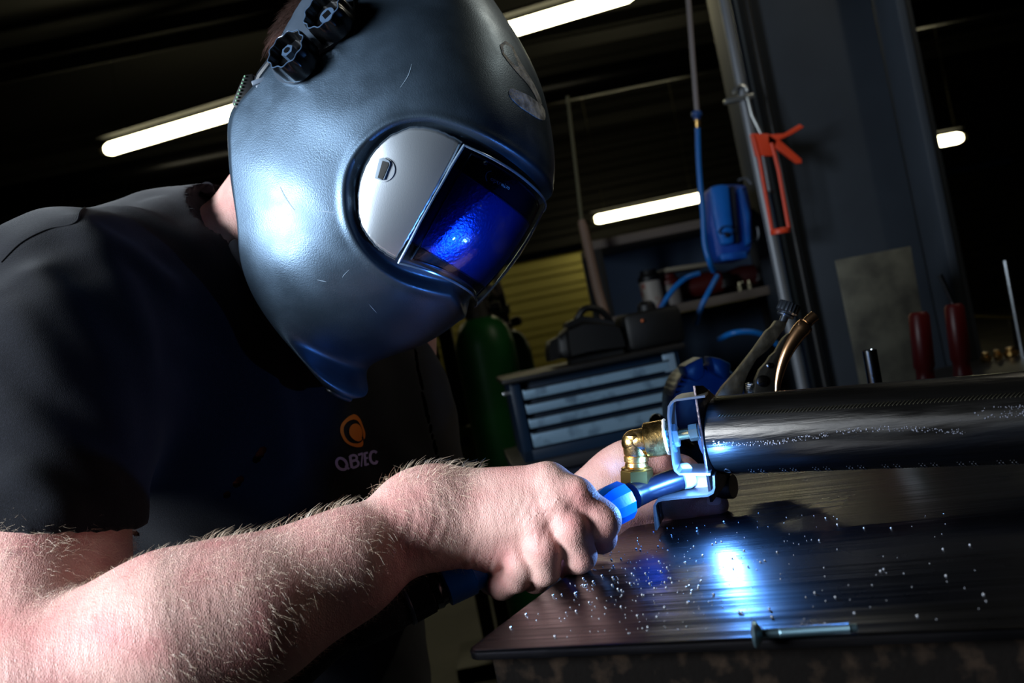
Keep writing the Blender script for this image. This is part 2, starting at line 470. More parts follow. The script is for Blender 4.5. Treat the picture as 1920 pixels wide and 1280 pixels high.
def text_on(bvh, body, x, y, dirx, diry, size, off, shear=0):
    """letters printed on a surface: baseline start (x, y), photo-space baseline and up vectors"""
    vs, fs = text_mesh(body, size); out = []
    for v in vs:
        px = x+dirx[0]*v.x+diry[0]*v.y; py = y+dirx[1]*v.x+diry[1]*v.y
        h = cast(bvh, px, py, off); out.append(h if h is not None else cast(bvh, x, y, off))
    return MB().add(out, fs)
m_white = mat('white_print', (225, 235, 240), rough=.5)
text_on(BV_C, 'optrel', 918, 337, (.93, .50), (.28, -.92), 12, .0006).build('lettering', m_white, cass, fix=False)
text_on(BV_C, 'e670', 939, 348, (.93, .50), (.28, -.92), 8, .0006).build('lettering', m_white, cass, fix=False)
ribbon([(921, 320), (913, 323), (910, 331), (912, 339)], 1.6, BV_C, .0006).build('logo_arc', mat('teal_print', (90, 190, 220), rough=.5), cass, fix=False)
# sensors above the filter
MB().ball(cast(BV_C, 909, 305, .001) or P(909, 305, .75), .0018).build('sensor', mat('sensor', (190, 200, 210), rough=.15, metal=.8), cass)

# side cover in silver plastic with battery lid
G = px_patch([(669, 372), (672, 340), (690, 297), (722, 260), (768, 238), (812, 241), (842, 252), (868, 267)],
             [(669, 378), (672, 405), (681, 432), (703, 461), (717, 472), (726, 479), (735, 485), (742, 489)], 0, 46, 34)
Gn = np.array(G); _u = np.repeat(np.linspace(0, 1, 46), 34); _v2 = np.tile(np.linspace(-1, 1, 34), 46)
gp = surf(Gn[:, 0], Gn[:, 1], -.0062+.0070*np.sin(_u*math.pi/2)**.8*(1-.45*_v2**2)).reshape(46, 34, 3)
# smooth the traced grid
for _ in range(6):
    gp[1:-1, 1:-1] = (gp[:-2, 1:-1]+gp[2:, 1:-1]+gp[1:-1, :-2]+gp[1:-1, 2:])/4
m_cov = mat('cover_silver', (205, 214, 224), rough=.36, metal=.9, bump=(1400, .12, .0003, 2))
cm = MB().add(gp.reshape(-1, 3), grid_faces(46, 34))
BV_COV = BVHTree.FromPolygons([tuple(v) for v in cm.v], cm.f)
cover = cm.build('side_cover', m_cov, helmet, smooth=60)
so = cover.modifiers.new('wall', 'SOLIDIFY'); so.thickness = .0012; so.offset = 0
be = [Vector(p) for p in gp[::-1, 0]]+[Vector(p) for p in gp[:, -1]]
MB().tube(be, .0009, 8).build('cover_edge', mat('cover_edge', (90, 105, 120), rough=.25, metal=.7), cover)
circ = [(717+24*math.cos(a)*1.0, 318+24*math.sin(a)*.98) for a in np.linspace(0, 2*math.pi, 40, endpoint=False)]
fan(circ, BV_COV, .0014).build('battery_lid', m_cov, cover)
fan([(705, 335), (714, 299), (722, 297), (732, 303), (733, 309), (722, 337), (715, 338)], BV_COV, .0030).build('lid_grip', mat('cover_grip', (150, 165, 180), rough=.3, metal=.6), cover)
fan([(711, 334), (720, 303), (730, 306), (731, 310), (719, 338)], BV_COV, .0034).build('lid_slot', mat('slot_black', (6, 8, 10), rough=.6), cover)

# pad with the two adjusting knobs
pad = smooth_poly([(512, 125), (524, 152), (548, 160), (572, 150), (588, 128), (598, 104), (625, 88), (652, 62), (664, 30), (662, -6), (640, -30), (600, -30), (572, -6), (560, 22), (540, 52), (518, 72), (508, 98)], 4)
fan(pad, BV_SHELL, .0030, center=(590, 62), depth=.005).build('knob_pad', mat('helmet_pad', (58, 68, 80), rough=.3), helmet)
m_knob = mat('knob_black', (10, 11, 13), rough=.24, spec=.6)
m_kedge = mat('knob_edge', (58, 76, 98), rough=.3)
for (bx, by, hexn) in ((634, 50, False), (568, 122, True)):
    base = cast(BV_SHELL, bx, by, .001); ax = (e_s*1.0-e_f*.10+e_w*.10).normalized(); r = .0182
    def lob(th, h): return 1+.055*math.cos(10*th)
    k = MB().lathe(base, ax, [(0, r*.92), (.004, r*1.0), (.0165, r*.98), (.0195, r*.93), (.0195, r*.85), (.011, r*.80), (.0108, r*.3)], 80, lambda th, h: 1+.055*math.cos(10*th) if h > .0 else 1).build('adjusting_knob', m_knob, helmet)
    pts = []; u0 = frame(ax)
    for i in range(121):
        th = 2*math.pi*i/120; rr = r*.905*(1+.055*math.cos(10*th)); up = Vector((0, 0, 1)); a = (up-ax*up.dot(ax)).normalized(); b = ax.cross(a)
        pts.append(base+ax*.0198+(a*math.cos(th)+b*math.sin(th))*rr)
    MB().tube(pts, .0005, 6, caps=False).build('knob_rim', m_kedge, k)
    if hexn:
        MB().lathe(base, ax, [(.010, .0056), (.0180, .0056)], 6).build('hex_nut', m_kedge, k)
        MB().lathe(base, ax, [(.0176, .0026), (.0186, .0026)], 16).build('screw_end', m_knob, k)
    else:
        MB().lathe(base, ax, [(.0108, .0070), (.0135, .0068)], 32).build('dial_disc', m_kedge, k)
        R = frame(ax)
        MB().box(base+ax*.0137, (.0008, .0060, .0060), R @ rotm(.6, 0, 0)).build('dial_mark', m_knob, k)
# white paint daubed on the crown
paint = mat('white_paint', (240, 243, 245), rough=.6, var=(130, (120, 126, 132), .35, .65, (1, 1, 1)), bump=(500, .8, .0008))
fan(smooth_poly([(954, 170), (960, 166), (975, 172), (992, 180), (1008, 192), (1014, 196), (1021, 208), (1021, 224), (1012, 224), (992, 212), (972, 198), (956, 181)], 3), BV_SHELL, .0004, depth=.0004).build('paint_mark', paint, helmet)
ribbon([(942, 80), (950, 92), (962, 112), (978, 135), (993, 155), (1006, 178), (1013, 196)], [12, 24, 18, 12, 8, 6], BV_SHELL, .0004, 5).build('paint_mark', paint, helmet, fix=False)
scr = mat('scratch', (130, 150, 168), rough=.6)
sm = MB()
for s, wd in (([(525, 350), (536, 372), (552, 394)], 2.4), ([(585, 394), (607, 396), (630, 399)], 1.6), ([(594, 524), (612, 528)], 1.2), ([(692, 570), (706, 586)], 1), ([(655, 505), (645, 515), (642, 520)], 1), ([(750, 165), (765, 142), (772, 120)], 1), ([(492, 310), (502, 318)], 1.6)):
    r_ = ribbon(s, [wd*.3, wd, wd*.3], BV_SHELL, .00025)
    if r_.v: r_.build('scratch', scr, helmet, fix=False)
# headband and its ratchet strap showing behind the rim
m_band = mat('band_black', (12, 12, 14), rough=.5)
band = MB().tube([P(560, 60, .80), P(520, 110, .80), P(498, 138, .805), P(484, 172, .815), P(470, 215, .83)], .011, 14, flat=(Vector((1, 0, 0)), .45)).build('headband', mat('headband', (34, 38, 44), rough=.4), helmet)
MB().box(P(487, 152, .792), (.013, .003, .004), rotm(0, math.radians(-8), 0), .0008).build('band_clip', mat('clip_grey', (88, 100, 116), rough=.4), band)
MB().box(P(488, 166, .793), (.006, .003, .010), rotm(0, math.radians(-8), 0), .0015).build('band_clip', MATS['clip_grey'], band)
strap = MB().prism([P(456, 140, .80), P(474, 137, .80), P(478, 172, .80), P(470, 210, .80), P(438, 202, .80), P(434, 192, .80)], Vector((.0, .018, 0)), .0015).build('rear_pad', m_band, helmet)
dots = MB()
for i in range(9):
    q = P(459-i*2.3, 143+i*6.5, .7990); dots.ball(q, .0009, 8)
dots.build('stitching', mat('green_thread', (120, 165, 130), rough=.7), strap)
# ================================================================ the welder
def RC(a, b, r1, r2, k=.012, n=None, flat=1.0):
    """limb segment between two places; radii in mm; n/flat squash it along a direction"""
    return dict(a=np.array(a), b=np.array(b), r1=r1/1000, r2=r2/1000, k=k, n=None if n is None else np.array(Vector(n).normalized()), s=flat)
def prim(p, pts):
    a, b = p['a'], p['b']; q = pts-a; ba = b-a
    sc = 1.0
    if p['n'] is not None:
        e = 1/p['s']-1
        q = q+(q@p['n'])[:, None]*p['n']*e; ba = ba+(ba@p['n'])*p['n']*e
    L2 = ba@ba
    t = np.clip((q@ba)/L2, 0, 1) if L2 > 1e-10 else np.zeros(len(q))
    d = np.sqrt(((q-t[:, None]*ba)**2).sum(1))-(p['r1']+(p['r2']-p['r1'])*t)
    if p['n'] is not None: d = d*(.5+.5*p['s'])
    return d
def smin(a, b, k):
    h = np.maximum(k-np.abs(a-b), 0)/k
    return np.minimum(a, b)-h*h*k*.25
def evalg(groups, pts, cent=None, rad=0):
    d = None
    for kj, prims in groups:
        g = None
        for p in prims:
            if cent is not None and prim(p, cent).min() > rad+.06: continue
            x = prim(p, pts); g = x if g is None else smin(g, x, p['k'])
        if g is None: continue
        d = g if d is None else smin(d, g, kj)
    return np.full(len(pts), .2) if d is None else d
def net(fn, lo, hi, h, B=12, filt=True):
    """dual-contour a distance function on sparse blocks"""
    lo = np.array(lo); nb = np.ceil((np.array(hi)-lo)/(B*h)).astype(int)
    I = np.stack(np.meshgrid(*[np.arange(n) for n in nb], indexing='ij'), -1).reshape(-1, 3)
    cen = lo+(I+.5)*B*h
    d = np.concatenate([fn(cen[i:i+4096], None, 0) for i in range(0, len(cen), 4096)])
    half = B*h*.87
    I = I[np.abs(d) < half*1.6+.004]; cen = lo+(I+.5)*B*h
    o = np.stack(np.meshgrid(*[np.arange(B+1)]*3, indexing='ij'), -1).reshape(-1, 3)
    DIM = (nb*B+2).astype(np.int64)
    key = lambda g: (g[..., 0]*DIM[1]+g[..., 1])*DIM[2]+g[..., 2]
    ck, cv, edges = [], [], []
    for s in range(0, len(I), 24):
        J = I[s:s+24]; c = cen[s:s+24]
        g = (J[:, None, :]*B+o[None]).astype(np.int64)
        val = fn((lo+g.reshape(-1, 3)*h), c, half).reshape(len(J), B+1, B+1, B+1)
        gg = g.reshape(len(J), B+1, B+1, B+1, 3); ins = val < 0
        cnt = np.zeros((len(J), B, B, B)); acc = np.zeros((len(J), B, B, B, 3))
        for ax in range(3):
            a = [slice(None)]*4; b = [slice(None)]*4; a[ax+1] = slice(0, B); b[ax+1] = slice(1, B+1)
            va, vb = val[tuple(a)], val[tuple(b)]; cr = ins[tuple(a)] != ins[tuple(b)]
            t = np.where(cr, va/(va-vb+1e-20), 0)
            pos = np.zeros(va.shape+(3,)); G = gg[tuple(a)].astype(float); pos = G; pos[..., ax] += t
            o1, o2 = [x for x in range(3) if x != ax]
            for d1 in (0, 1):
                for d2 in (0, 1):
                    sl = [slice(None)]*4; sl[o1+1] = slice(d1, B+d1); sl[o2+1] = slice(d2, B+d2)
                    m = cr[tuple(sl)]; cnt += m; acc += pos[tuple(sl)]*m[..., None]
            # record each crossing edge (all its four cells checked later)
            idx = np.nonzero(cr)
            if len(idx[0]):
                ge = gg[tuple(a)][idx]; edges.append(np.concatenate([key(ge)[:, None], ge, np.full((len(ge), 1), ax), ins[tuple(a)][idx][:, None].astype(np.int64)], 1))
        m = cnt > 0; ck.append(key(gg[:, :B, :B, :B][m])); cv.append(lo+acc[m]/cnt[m][:, None]*h)
    ck = np.concatenate(ck); cv = np.concatenate(cv); od = ck.argsort(); ck = ck[od]; cv = cv[od]
    E = np.concatenate(edges); _, u = np.unique(E[:, 0]*3+E[:, 4], return_index=True); E = E[u]
    faces = []
    for ax in range(3):
        e = E[E[:, 4] == ax]; o1, o2 = [(1, 2), (2, 0), (0, 1)][ax]; q = []
        for d1, d2 in ((0, 0), (1, 0), (1, 1), (0, 1)):
            g = e[:, 1:4].copy(); g[:, o1] -= d1; g[:, o2] -= d2
            kk = key(g); j = np.clip(np.searchsorted(ck, kk), 0, len(ck)-1); q.append(np.where(ck[j] == kk, j, -1))
        q = np.stack(q, 1); fl = e[:, 5] == 1; okm = (q >= 0).all(1)
        q = np.where(fl[:, None], q, q[:, ::-1]); faces.append(q[okm])
    return cv, np.concatenate(faces)
def biggest(v, f):                 # keep the one connected surface
    lab = np.arange(len(v)); e = np.concatenate([f[:, [0, 1]], f[:, [1, 2]], f[:, [2, 3]]])
    for _ in range(400):
        m = np.minimum(lab[e[:, 0]], lab[e[:, 1]]); new = lab.copy()
        np.minimum.at(new, lab[e[:, 0]], m); np.minimum.at(new, lab[e[:, 1]], m); np.minimum.at(new, e[:, 0], m); np.minimum.at(new, e[:, 1], m)
        new = new[new]; new = new[new]
        if (new == lab).all(): break
        lab = new
    c = np.bincount(lab).argmax(); k = lab == c; idx = np.cumsum(k)-1
    return v[k], idx[f[k[f[:, 0]]]]
def mesh_np(name, v, f, m, parent, smooth_it=1):
    me = bpy.data.meshes.new(name); pw = np.array(parent.location) if parent else np.zeros(3)
    v, f = biggest(v, f)
    # light relaxation of the traced surface
    e = np.concatenate([f[:, [0, 1]], f[:, [1, 2]], f[:, [2, 3]], f[:, [3, 0]]])
    for _ in range(smooth_it):
        acc = np.zeros_like(v); c = np.zeros(len(v))
        for k in range(3):
            acc[:, k] = np.bincount(e[:, 0], v[e[:, 1], k], len(v))+np.bincount(e[:, 1], v[e[:, 0], k], len(v))
        c = np.bincount(e[:, 0], minlength=len(v))+np.bincount(e[:, 1], minlength=len(v))
        v = v*.4+.6*acc/np.maximum(c, 1)[:, None]
    me.vertices.add(len(v)); me.vertices.foreach_set('co', (v-pw).ravel().astype(np.float32))
    me.loops.add(len(f)*4); me.loops.foreach_set('vertex_index', f.ravel().astype(np.int32))
    me.polygons.add(len(f)); me.polygons.foreach_set('loop_start', np.arange(0, len(f)*4, 4, dtype=np.int32))
    me.update(calc_edges=True); me.validate(); me.shade_smooth(); me.materials.append(m)
    o = bpy.data.objects.new(name, me); COL.objects.link(o); o.parent = parent
    return o, v, f

# ---- joints: photo pixel and distance
E_ = P(140, 1235, .605); W_ = P(792, 978, .672)
SH = P(150, 560, .80)
handN = V(.15, -.35, -1)                         # direction out of the back of the gripping hand
arm = [RC(SH, P(60, 1120, .66), 66, 55, .03), RC(P(60, 1120, .66), P(60, 1290, .60), 55, 50, .03)]
fore = [RC(P(90, 1290, .60), P(330, 1188, .608), 50, 46, .03), RC(P(330, 1188, .608), P(480, 1142, .622), 44, 40, .03),
        RC(P(480, 1142, .622), P(640, 1064, .645), 39, 30.5, .03), RC(P(640, 1064, .645), W_, 30, 26.5, .03, V(.3, .2, -1), .86), RC(P(770, 945, .675), P(800, 950, .674), 20, 19, .02)]
def hand(J, groups, kj=.006):
    for (rs, pts, k) in J:
        pr = [RC(P(*pts[i]), P(*pts[i+1]), rs[i], rs[i+1], k) for i in range(len(pts)-1)]
        groups.append((kj, pr))
HB = [ # back of the hand
    RC(W_, P(830, 935, .678), 24, 15, .02),
    RC(P(822, 926, .680), P(1026, 905, .669), 16.5, 12.5, .014),
    RC(P(822, 957, .671), P(1036, 948, .657), 15, 10.8, .014),
    RC(P(822, 985, .670), P(1000, 988, .657), 15, 10.8, .014),
    RC(P(828, 1010, .676), P(962, 1030, .665), 16, 11, .014),
    RC(P(850, 1012, .690), P(930, 1042, .684), 18, 14, .016),
    RC(P(860, 950, .690), P(1000, 950, .682), 14, 11, .018),
    RC(P(860, 985, .690), P(985, 1005, .684), 14, 11, .018)]
right = [(.02, arm), (.007, fore), (.02, HB)]
FK = .006
hand([
    ((12.2, 11.6, 10.6), [(1030, 906, .668), (1080, 930, .656), (1129, 974, .656)], FK),
    ((10.6, 9.6, 8.6), [(1129, 976, .656), (1127, 1008, .674), (1106, 1006, .702)], FK),
    ], right, .010)
hand([
    ((11.6, 11.6, 11), [(1040, 948, .656), (1072, 990, .649), (1088, 1040, .654)], FK),
    ((10.2, 9.2, 8.2), [(1090, 1042, .655), (1074, 1064, .674), (1045, 1044, .706)], FK),
    ], right, .0022)
hand([
    ((11.4, 11.3, 10.6), [(1002, 985, .656), (1020, 1025, .650), (1022, 1068, .656)], FK),
    ((9.8, 9.0, 8.0), [(1022, 1070, .658), (1003, 1084, .676), (985, 1062, .706)], FK),
    ], right, .0022)
hand([
    ((11, 10, 9.2), [(966, 1028, .664), (978, 1058, .658), (968, 1085, .664)], FK),
    ((9.2, 8.6, 7.6), [(968, 1085, .664), (940, 1098, .676), (918, 1094, .700)], FK),
    ], right, .0022)
hand([((13, 11, 9.5, 8), [(860, 945, .70), (960, 945, .722), (1040, 962, .725), (1090, 965, .718)], FK)], right, .012)
# knuckle and tendon relief
right.append((.006, [RC(P(1034, 903, .661), P(1036, 903, .661), 7.5, 7.5), RC(P(1046, 943, .650), P(1047, 943, .650), 8, 8), RC(P(1008, 984, .650), P(1009, 984, .650), 7.8, 7.8), RC(P(972, 1026, .6585), P(973, 1026, .6585), 7.5, 7.5)]))
right.append((.008, [RC(P(880, 955, .662), P(1030, 944, .650), 3.2, 3.4), RC(P(880, 985, .662), P(995, 985, .650), 3.2, 3.4), RC(P(890, 925, .668), P(1020, 903, .660), 3, 3.2)]))
# ---- the far hand that steadies the bracket
LW = P(1098, 985, .825)
left = [(.03, [RC(P(720, 640, 1.10), P(735, 960, 1.10), 58, 48, .03), RC(P(735, 960, 1.10), P(930, 975, .96), 46, 40, .03), RC(P(930, 975, .96), LW, 40, 29, .03)]),
    (.02, [RC(LW, P(1150, 945, .808), 29, 25, .02), RC(P(1118, 930, .812), P(1165, 885, .806), 24, 19, .02), RC(P(1130, 985, .800), P(1205, 985, .795), 24, 17, .02), RC(P(1150, 900, .815), P(1180, 868, .812), 17, 14, .02)])]
hand([((15, 13, 11.5, 10.5, 9), [(1155, 880, .812), (1190, 862, .808), (1235, 862, .806), (1280, 880, .812), (1318, 900, .818)], FK)], left, .012)     # index finger, passing behind the fitting
hand([((15, 12, 10.5, 9), [(1165, 955, .79), (1230, 940, .775), (1280, 918, .768), (1321, 905, .754)], FK)], left, .010)    # thumb
hand([((14, 11, 10, 8.8), [(1180, 985, .800), (1235, 968, .785), (1290, 952, .774), (1345, 946, .764)], FK)], left, .006)   # middle finger
hand([((13, 11, 9.5, 8), [(1165, 1005, .805), (1215, 1000, .800), (1265, 985, .800), (1300, 972, .802)], FK)], left, .006)
hand([((12, 10, 8.5, 7.5), [(1150, 1015, .812), (1195, 1015, .815), (1235, 1003, .82), (1262, 990, .825)], FK)], left, .006)
# ---- trunk, neck, head
HC = C0-e_f*.055+e_w*.075
NB = P(468, 480, .92)
body = [(.05, [RC(P(330, 660, .93), P(600, 720, 1.05), 100, 95, .06), RC(P(360, 760, .95), P(390, 1250, 1.10), 125, 135, .08), RC(P(170, 640, .84), P(330, 600, .93), 62, 85, .06), RC(P(520, 900, 1.04), P(560, 1300, 1.12), 120, 125, .08)]),
        (.03, [RC(NB, HC-e_w*.06-e_f*.025, 57, 55, .03)]),
        (.03, [RC(HC+e_f*.005, HC-e_f*.04, 76, 74, .03), RC(HC+e_f*.03-e_w*.05, HC+e_f*.055-e_w*.09, 50, 34, .03),
               RC(HC+e_f*.082-e_w*.02, HC+e_f*.100-e_w*.042, 8, 11, .012), RC(HC+e_f*.075+e_s*.032+e_w*.004, HC+e_f*.075-e_s*.032+e_w*.004, 10, 10, .012),
               RC(HC+e_f*.075+e_s*.018-e_w*.072, HC+e_f*.075-e_s*.018-e_w*.072, 7, 7, .01),
               RC(HC-e_f*.01+e_s*.074-e_w*.012, HC-e_f*.02+e_s*.082+e_w*.02, 9, 15, .006, e_s, .35), RC(HC-e_f*.01-e_s*.074-e_w*.012, HC-e_f*.02-e_s*.082+e_w*.02, 9, 15, .006, e_s, .35)])]
person_groups = [body[0], body[1], body[2]]+right+left
allp = [p for g_ in person_groups for p in g_[1]]
lo = np.min([np.minimum(p['a']-p['r1'], p['b']-p['r2']) for p in allp], 0)-.01; hi = np.max([np.maximum(p['a']+p['r1'], p['b']+p['r2']) for p in allp], 0)+.01
def creases(pts):                  # folds of skin across wrist and knuckles
    d = 0
    for (c, ax, n, sp, rad, am) in CRS:
        q = pts-c; u = q@ax; m = np.exp(-(q**2).sum(1)/(rad*rad)); d = d+am*m*np.abs(np.sin(u*math.pi/sp+1.5*np.sin((q@n)*130)+1.2*np.sin((q@n)*57+u*300)))
    return d
ux, uy = np.array(V(1, 0, 0)), np.array(V(0, 1, 0))
CRS = [(np.array(P(790, 1000, .645)), ux, uy, .0060, .028, .0007), (np.array(P(905, 1055, .668)), (ux*.8+uy*.3), ux, .0050, .018, .0018),
       (np.array(P(1045, 935, .640)), (ux*.9+uy*.3), uy, .0042, .014, .0010), (np.array(P(1000, 975, .640)), (ux*.9+uy*.3), uy, .0042, .014, .0011), (np.array(P(1135, 975, .645)), uy, ux, .003, .011, .0004)]
def f_body(pts, cent, rad):
    d = evalg(person_groups, pts, cent, rad)
    if cent is None: return d
    m = np.abs(d) < .006
    if m.any() and pts[m][:, 1].min() < .74: d[m] = d[m]+creases(pts[m])
    return d
person = thing('person', P(400, 1250, 1.05)-Vector((0, 0, .12)), 'welder in a black t-shirt bent over the bench, gripping a blue torch handle', 'person')
def skin_material():
    m = mat('skin', (205, 158, 140), rough=.5, spec=.4, sss=.10)
    nt = m.node_tree; L = nt.links; b = nt.nodes['Principled BSDF']
    tc = nt.nodes.new('ShaderNodeTexCoord')
    n1 = nt.nodes.new('ShaderNodeTexNoise'); n1.inputs['Scale'].default_value = 28; n1.inputs['Detail'].default_value = 5
    r = nt.nodes.new('ShaderNodeMapRange'); r.inputs[1].default_value = .38; r.inputs[2].default_value = .68
    mx = nt.nodes.new('ShaderNodeMix'); mx.data_type = 'RGBA'
    mx.inputs[6].default_value = lin((222, 176, 164))+(1,); mx.inputs[7].default_value = lin((208, 142, 136))+(1,)
    L.new(tc.outputs['Object'], n1.inputs['Vector']); L.new(n1.outputs[0], r.inputs[0]); L.new(r.outputs[0], mx.inputs[0])
    # tattoo showing under the sleeve and a mole on the forearm
    geo = nt.nodes.new('ShaderNodeNewGeometry')
    def spot(c, rad, col, prev, ragged):
        d = nt.nodes.new('ShaderNodeVectorMath'); d.operation = 'DISTANCE'; d.inputs[1].default_value = c
        L.new(geo.outputs['Position'], d.inputs[0])
        nn = nt.nodes.new('ShaderNodeTexNoise'); nn.inputs['Scale'].default_value = 60
        a = nt.nodes.new('ShaderNodeMath'); a.operation = 'MULTIPLY_ADD'; a.inputs[1].default_value = ragged
        L.new(geo.outputs['Position'], nn.inputs['Vector']); L.new(nn.outputs[0], a.inputs[0]); L.new(d.outputs['Value'], a.inputs[2])
        rr = nt.nodes.new('ShaderNodeMapRange'); rr.inputs[1].default_value = rad; rr.inputs[2].default_value = rad*.75; L.new(a.outputs[0], rr.inputs[0])
        mm = nt.nodes.new('ShaderNodeMix'); mm.data_type = 'RGBA'; mm.inputs[7].default_value = lin(col)+(1,)
        L.new(rr.outputs[0], mm.inputs[0]); L.new(prev, mm.inputs[6]); return mm.outputs[2]
    o = spot(P(12, 1005, .60), .024, (50, 66, 84), mx.outputs[2], .012)
    o = spot(P(467, 1014, .585), .0021, (60, 30, 22), o, .0004)
    L.new(o, b.inputs['Base Color'])
    v = nt.nodes.new('ShaderNodeTexVoronoi'); v.inputs['Scale'].default_value = 850; v.feature = 'DISTANCE_TO_EDGE'
    mp = nt.nodes.new('ShaderNodeMapping'); mp.inputs['Scale'].default_value = (1, .6, .55); mp.inputs['Rotation'].default_value = (0, .5, .3)
    L.new(tc.outputs['Object'], mp.inputs[0]); L.new(mp.outputs[0], v.inputs['Vector'])
    n2 = nt.nodes.new('ShaderNodeTexNoise'); n2.inputs['Scale'].default_value = 150; n2.inputs['Detail'].default_value = 6
    mp2 = nt.nodes.new('ShaderNodeMapping'); mp2.inputs['Scale'].default_value = (1.6, .6, .5); mp2.inputs['Rotation'].default_value = (0, .45, 0)
    L.new(tc.outputs['Object'], mp2.inputs[0]); L.new(mp2.outputs[0], n2.inputs['Vector'])
    ad = nt.nodes.new('ShaderNodeMath'); ad.operation = 'MULTIPLY_ADD'; ad.inputs[1].default_value = 1.6
    L.new(n2.outputs[0], ad.inputs[0]); L.new(v.outputs['Distance'], ad.inputs[2])
    bp = nt.nodes.new('ShaderNodeBump'); bp.inputs['Strength'].default_value = .42; bp.inputs['Distance'].default_value = .0010
    L.new(ad.outputs[0], bp.inputs['Height']); L.new(bp.outputs[0], b.inputs['Normal'])
    return m
m_skin = skin_material()
bv, bf = net(f_body, lo, hi, .0016)
body_o, bverts, bf = mesh_np('body', bv, bf, m_skin, person, 1)
BV_BODY = BVHTree.FromPolygons([tuple(v) for v in bverts], [tuple(int(i) for i in f) for f in bf])

# ---------------------------------------------------------------- t-shirt
def sh_off(p, e, k=.05): q = dict(p); q['r1'] += e; q['r2'] += e; q['k'] = k; return q
torso_cloth = [RC(P(330, 650, .93), P(600, 720, 1.05), 118, 108, .08), RC(P(360, 760, .95), P(380, 1260, 1.10), 138, 160, .10), RC(P(520, 900, 1.05), P(560, 1300, 1.12), 132, 150, .10),
               RC(P(150, 610, .83), P(320, 585, .93), 78, 106, .05), RC(P(330, 590, .93), P(425, 490, .92), 96, 64, .04), RC(P(705, 800, 1.08), P(715, 900, 1.08), 66, 68, .08)]
sleeve_cloth = [RC(P(128, 575, .80), P(100, 720, .755), 74, 74, .05), RC(P(100, 720, .755), P(80, 1030, .68), 74, 66, .05)]
far_sleeve = [RC(P(680, 740, 1.10), P(735, 900, 1.10), 64, 64, .06)]
cloth_groups = [(.05, torso_cloth), (.05, sleeve_cloth), (.06, far_sleeve)]
armax = np.array(V(-.02, 1, -.12).normalized()); HEM = np.array(P(80, 1004, .62))
NECKC = np.array(P(484, 405, .90)); NECKN = np.array((HC-e_w*.06-NB).normalized())
_sd = {}
def on_cloth(px, py, d0):          # where the line of sight first meets the smooth cloth
    if (px, py) not in _sd:
        ds = np.linspace(.5, 1.2, 240); q = np.array([np.array(P(px, py, x)) for x in ds]); v = evalg(cloth_groups, q)
        i = np.argmax(v < 0); _sd[(px, py)] = q[i] if (v < 0).any() else q[v.argmin()]
    return _sd[(px, py)]
def seg_ridge(pts, px0, px1, width, amp):      # one fold, running between two photo points
    a = on_cloth(*px0); b = on_cloth(*px1); q = pts-a; ba = b-a; t = np.clip((q@ba)/(ba@ba), 0, 1)
    d2 = ((q-t[:, None]*ba)**2).sum(1); return -amp*np.exp(-d2/(width*width))*np.sin(np.pi*np.clip(t*.9+.08, 0, 1))
FOLDS = [((150, 420, .74), (280, 690, .76), .012, .018), ((165, 440, .74), (340, 560, .80), .010, .014), ((210, 390, .78), (380, 470, .84), .009, .012), ((70, 520, .70), (230, 800, .74), .013, .018),
         ((60, 640, .68), (240, 850, .73), .012, .015), ((290, 380, .80), (420, 620, .86), .011, .014), ((20, 760, .66), (220, 930, .71), .012, .014), ((360, 430, .82), (470, 700, .90), .010, .012), ((20, 870, .66), (150, 985, .68), .010, .009),
         ((500, 680, .93), (545, 900, .95), .012, .014), ((10, 560, .69), (120, 740, .70), .012, .012)]
def f_cloth0(pts, cent, rad):
    d = evalg(cloth_groups, pts, cent, rad)
    if cent is None: return d
    for f_ in FOLDS:
        if np.linalg.norm(cent-on_cloth(*f_[0]), axis=1).min() < .35: d = d+seg_ridge(pts, *f_)
    d = d+.0012*np.sin(pts[:, 0]*90+2*np.sin(pts[:, 2]*40))*np.sin(pts[:, 2]*70+pts[:, 1]*50)
    return d
def f_cloth(pts, cent, rad):
    d = f_cloth0(pts, cent, rad)
    if cent is None: return d
    # hollow: only the cloth's thickness remains near sleeve hem and neck opening
    hs = (pts-HEM)@armax                          # >0 beyond the hem
    near = np.linalg.norm((pts-HEM)-np.outer(hs, armax), axis=1) < .125
    hol = np.minimum(-(d+.007), hs+.010)
    d = np.where(near & (hs > -.06), np.maximum(d, hol), d)
    d = np.where(near & (hs > -.10), np.maximum(d, hs), d)
    nn = (pts-NECKC)@NECKN; nr = np.linalg.norm((pts-NECKC)-np.outer(nn, NECKN), axis=1)
    d = np.where(nr < .12, np.maximum(d, nn-.002), d)
    d = np.maximum(d, np.minimum(-(nr-.060), .2)*1.0) if False else np.where(nn > -.03, np.maximum(d, -(nr-.0575)), d)
    return d
allc = [p for g_ in cloth_groups for p in g_[1]]
clo = np.min([np.minimum(p['a']-p['r1'], p['b']-p['r2']) for p in allc], 0)-.02; chi = np.max([np.maximum(p['a']+p['r1'], p['b']+p['r2']) for p in allc], 0)+.02
cvv, cff = net(f_cloth, clo, chi, .0034)
m_cloth = mat('black_cotton', (10, 11, 17), rough=.9, spec=.1, sheen=.12, bump=(1500, .5, .0006, 2), var=(900, (20, 21, 28), .45, .7))
shirt, cverts, cff = mesh_np('t_shirt', cvv, cff, m_cloth, person, 2)
BV_SHIRT = BVHTree.FromPolygons([tuple(v) for v in cverts], [tuple(int(i) for i in f) for f in cff])
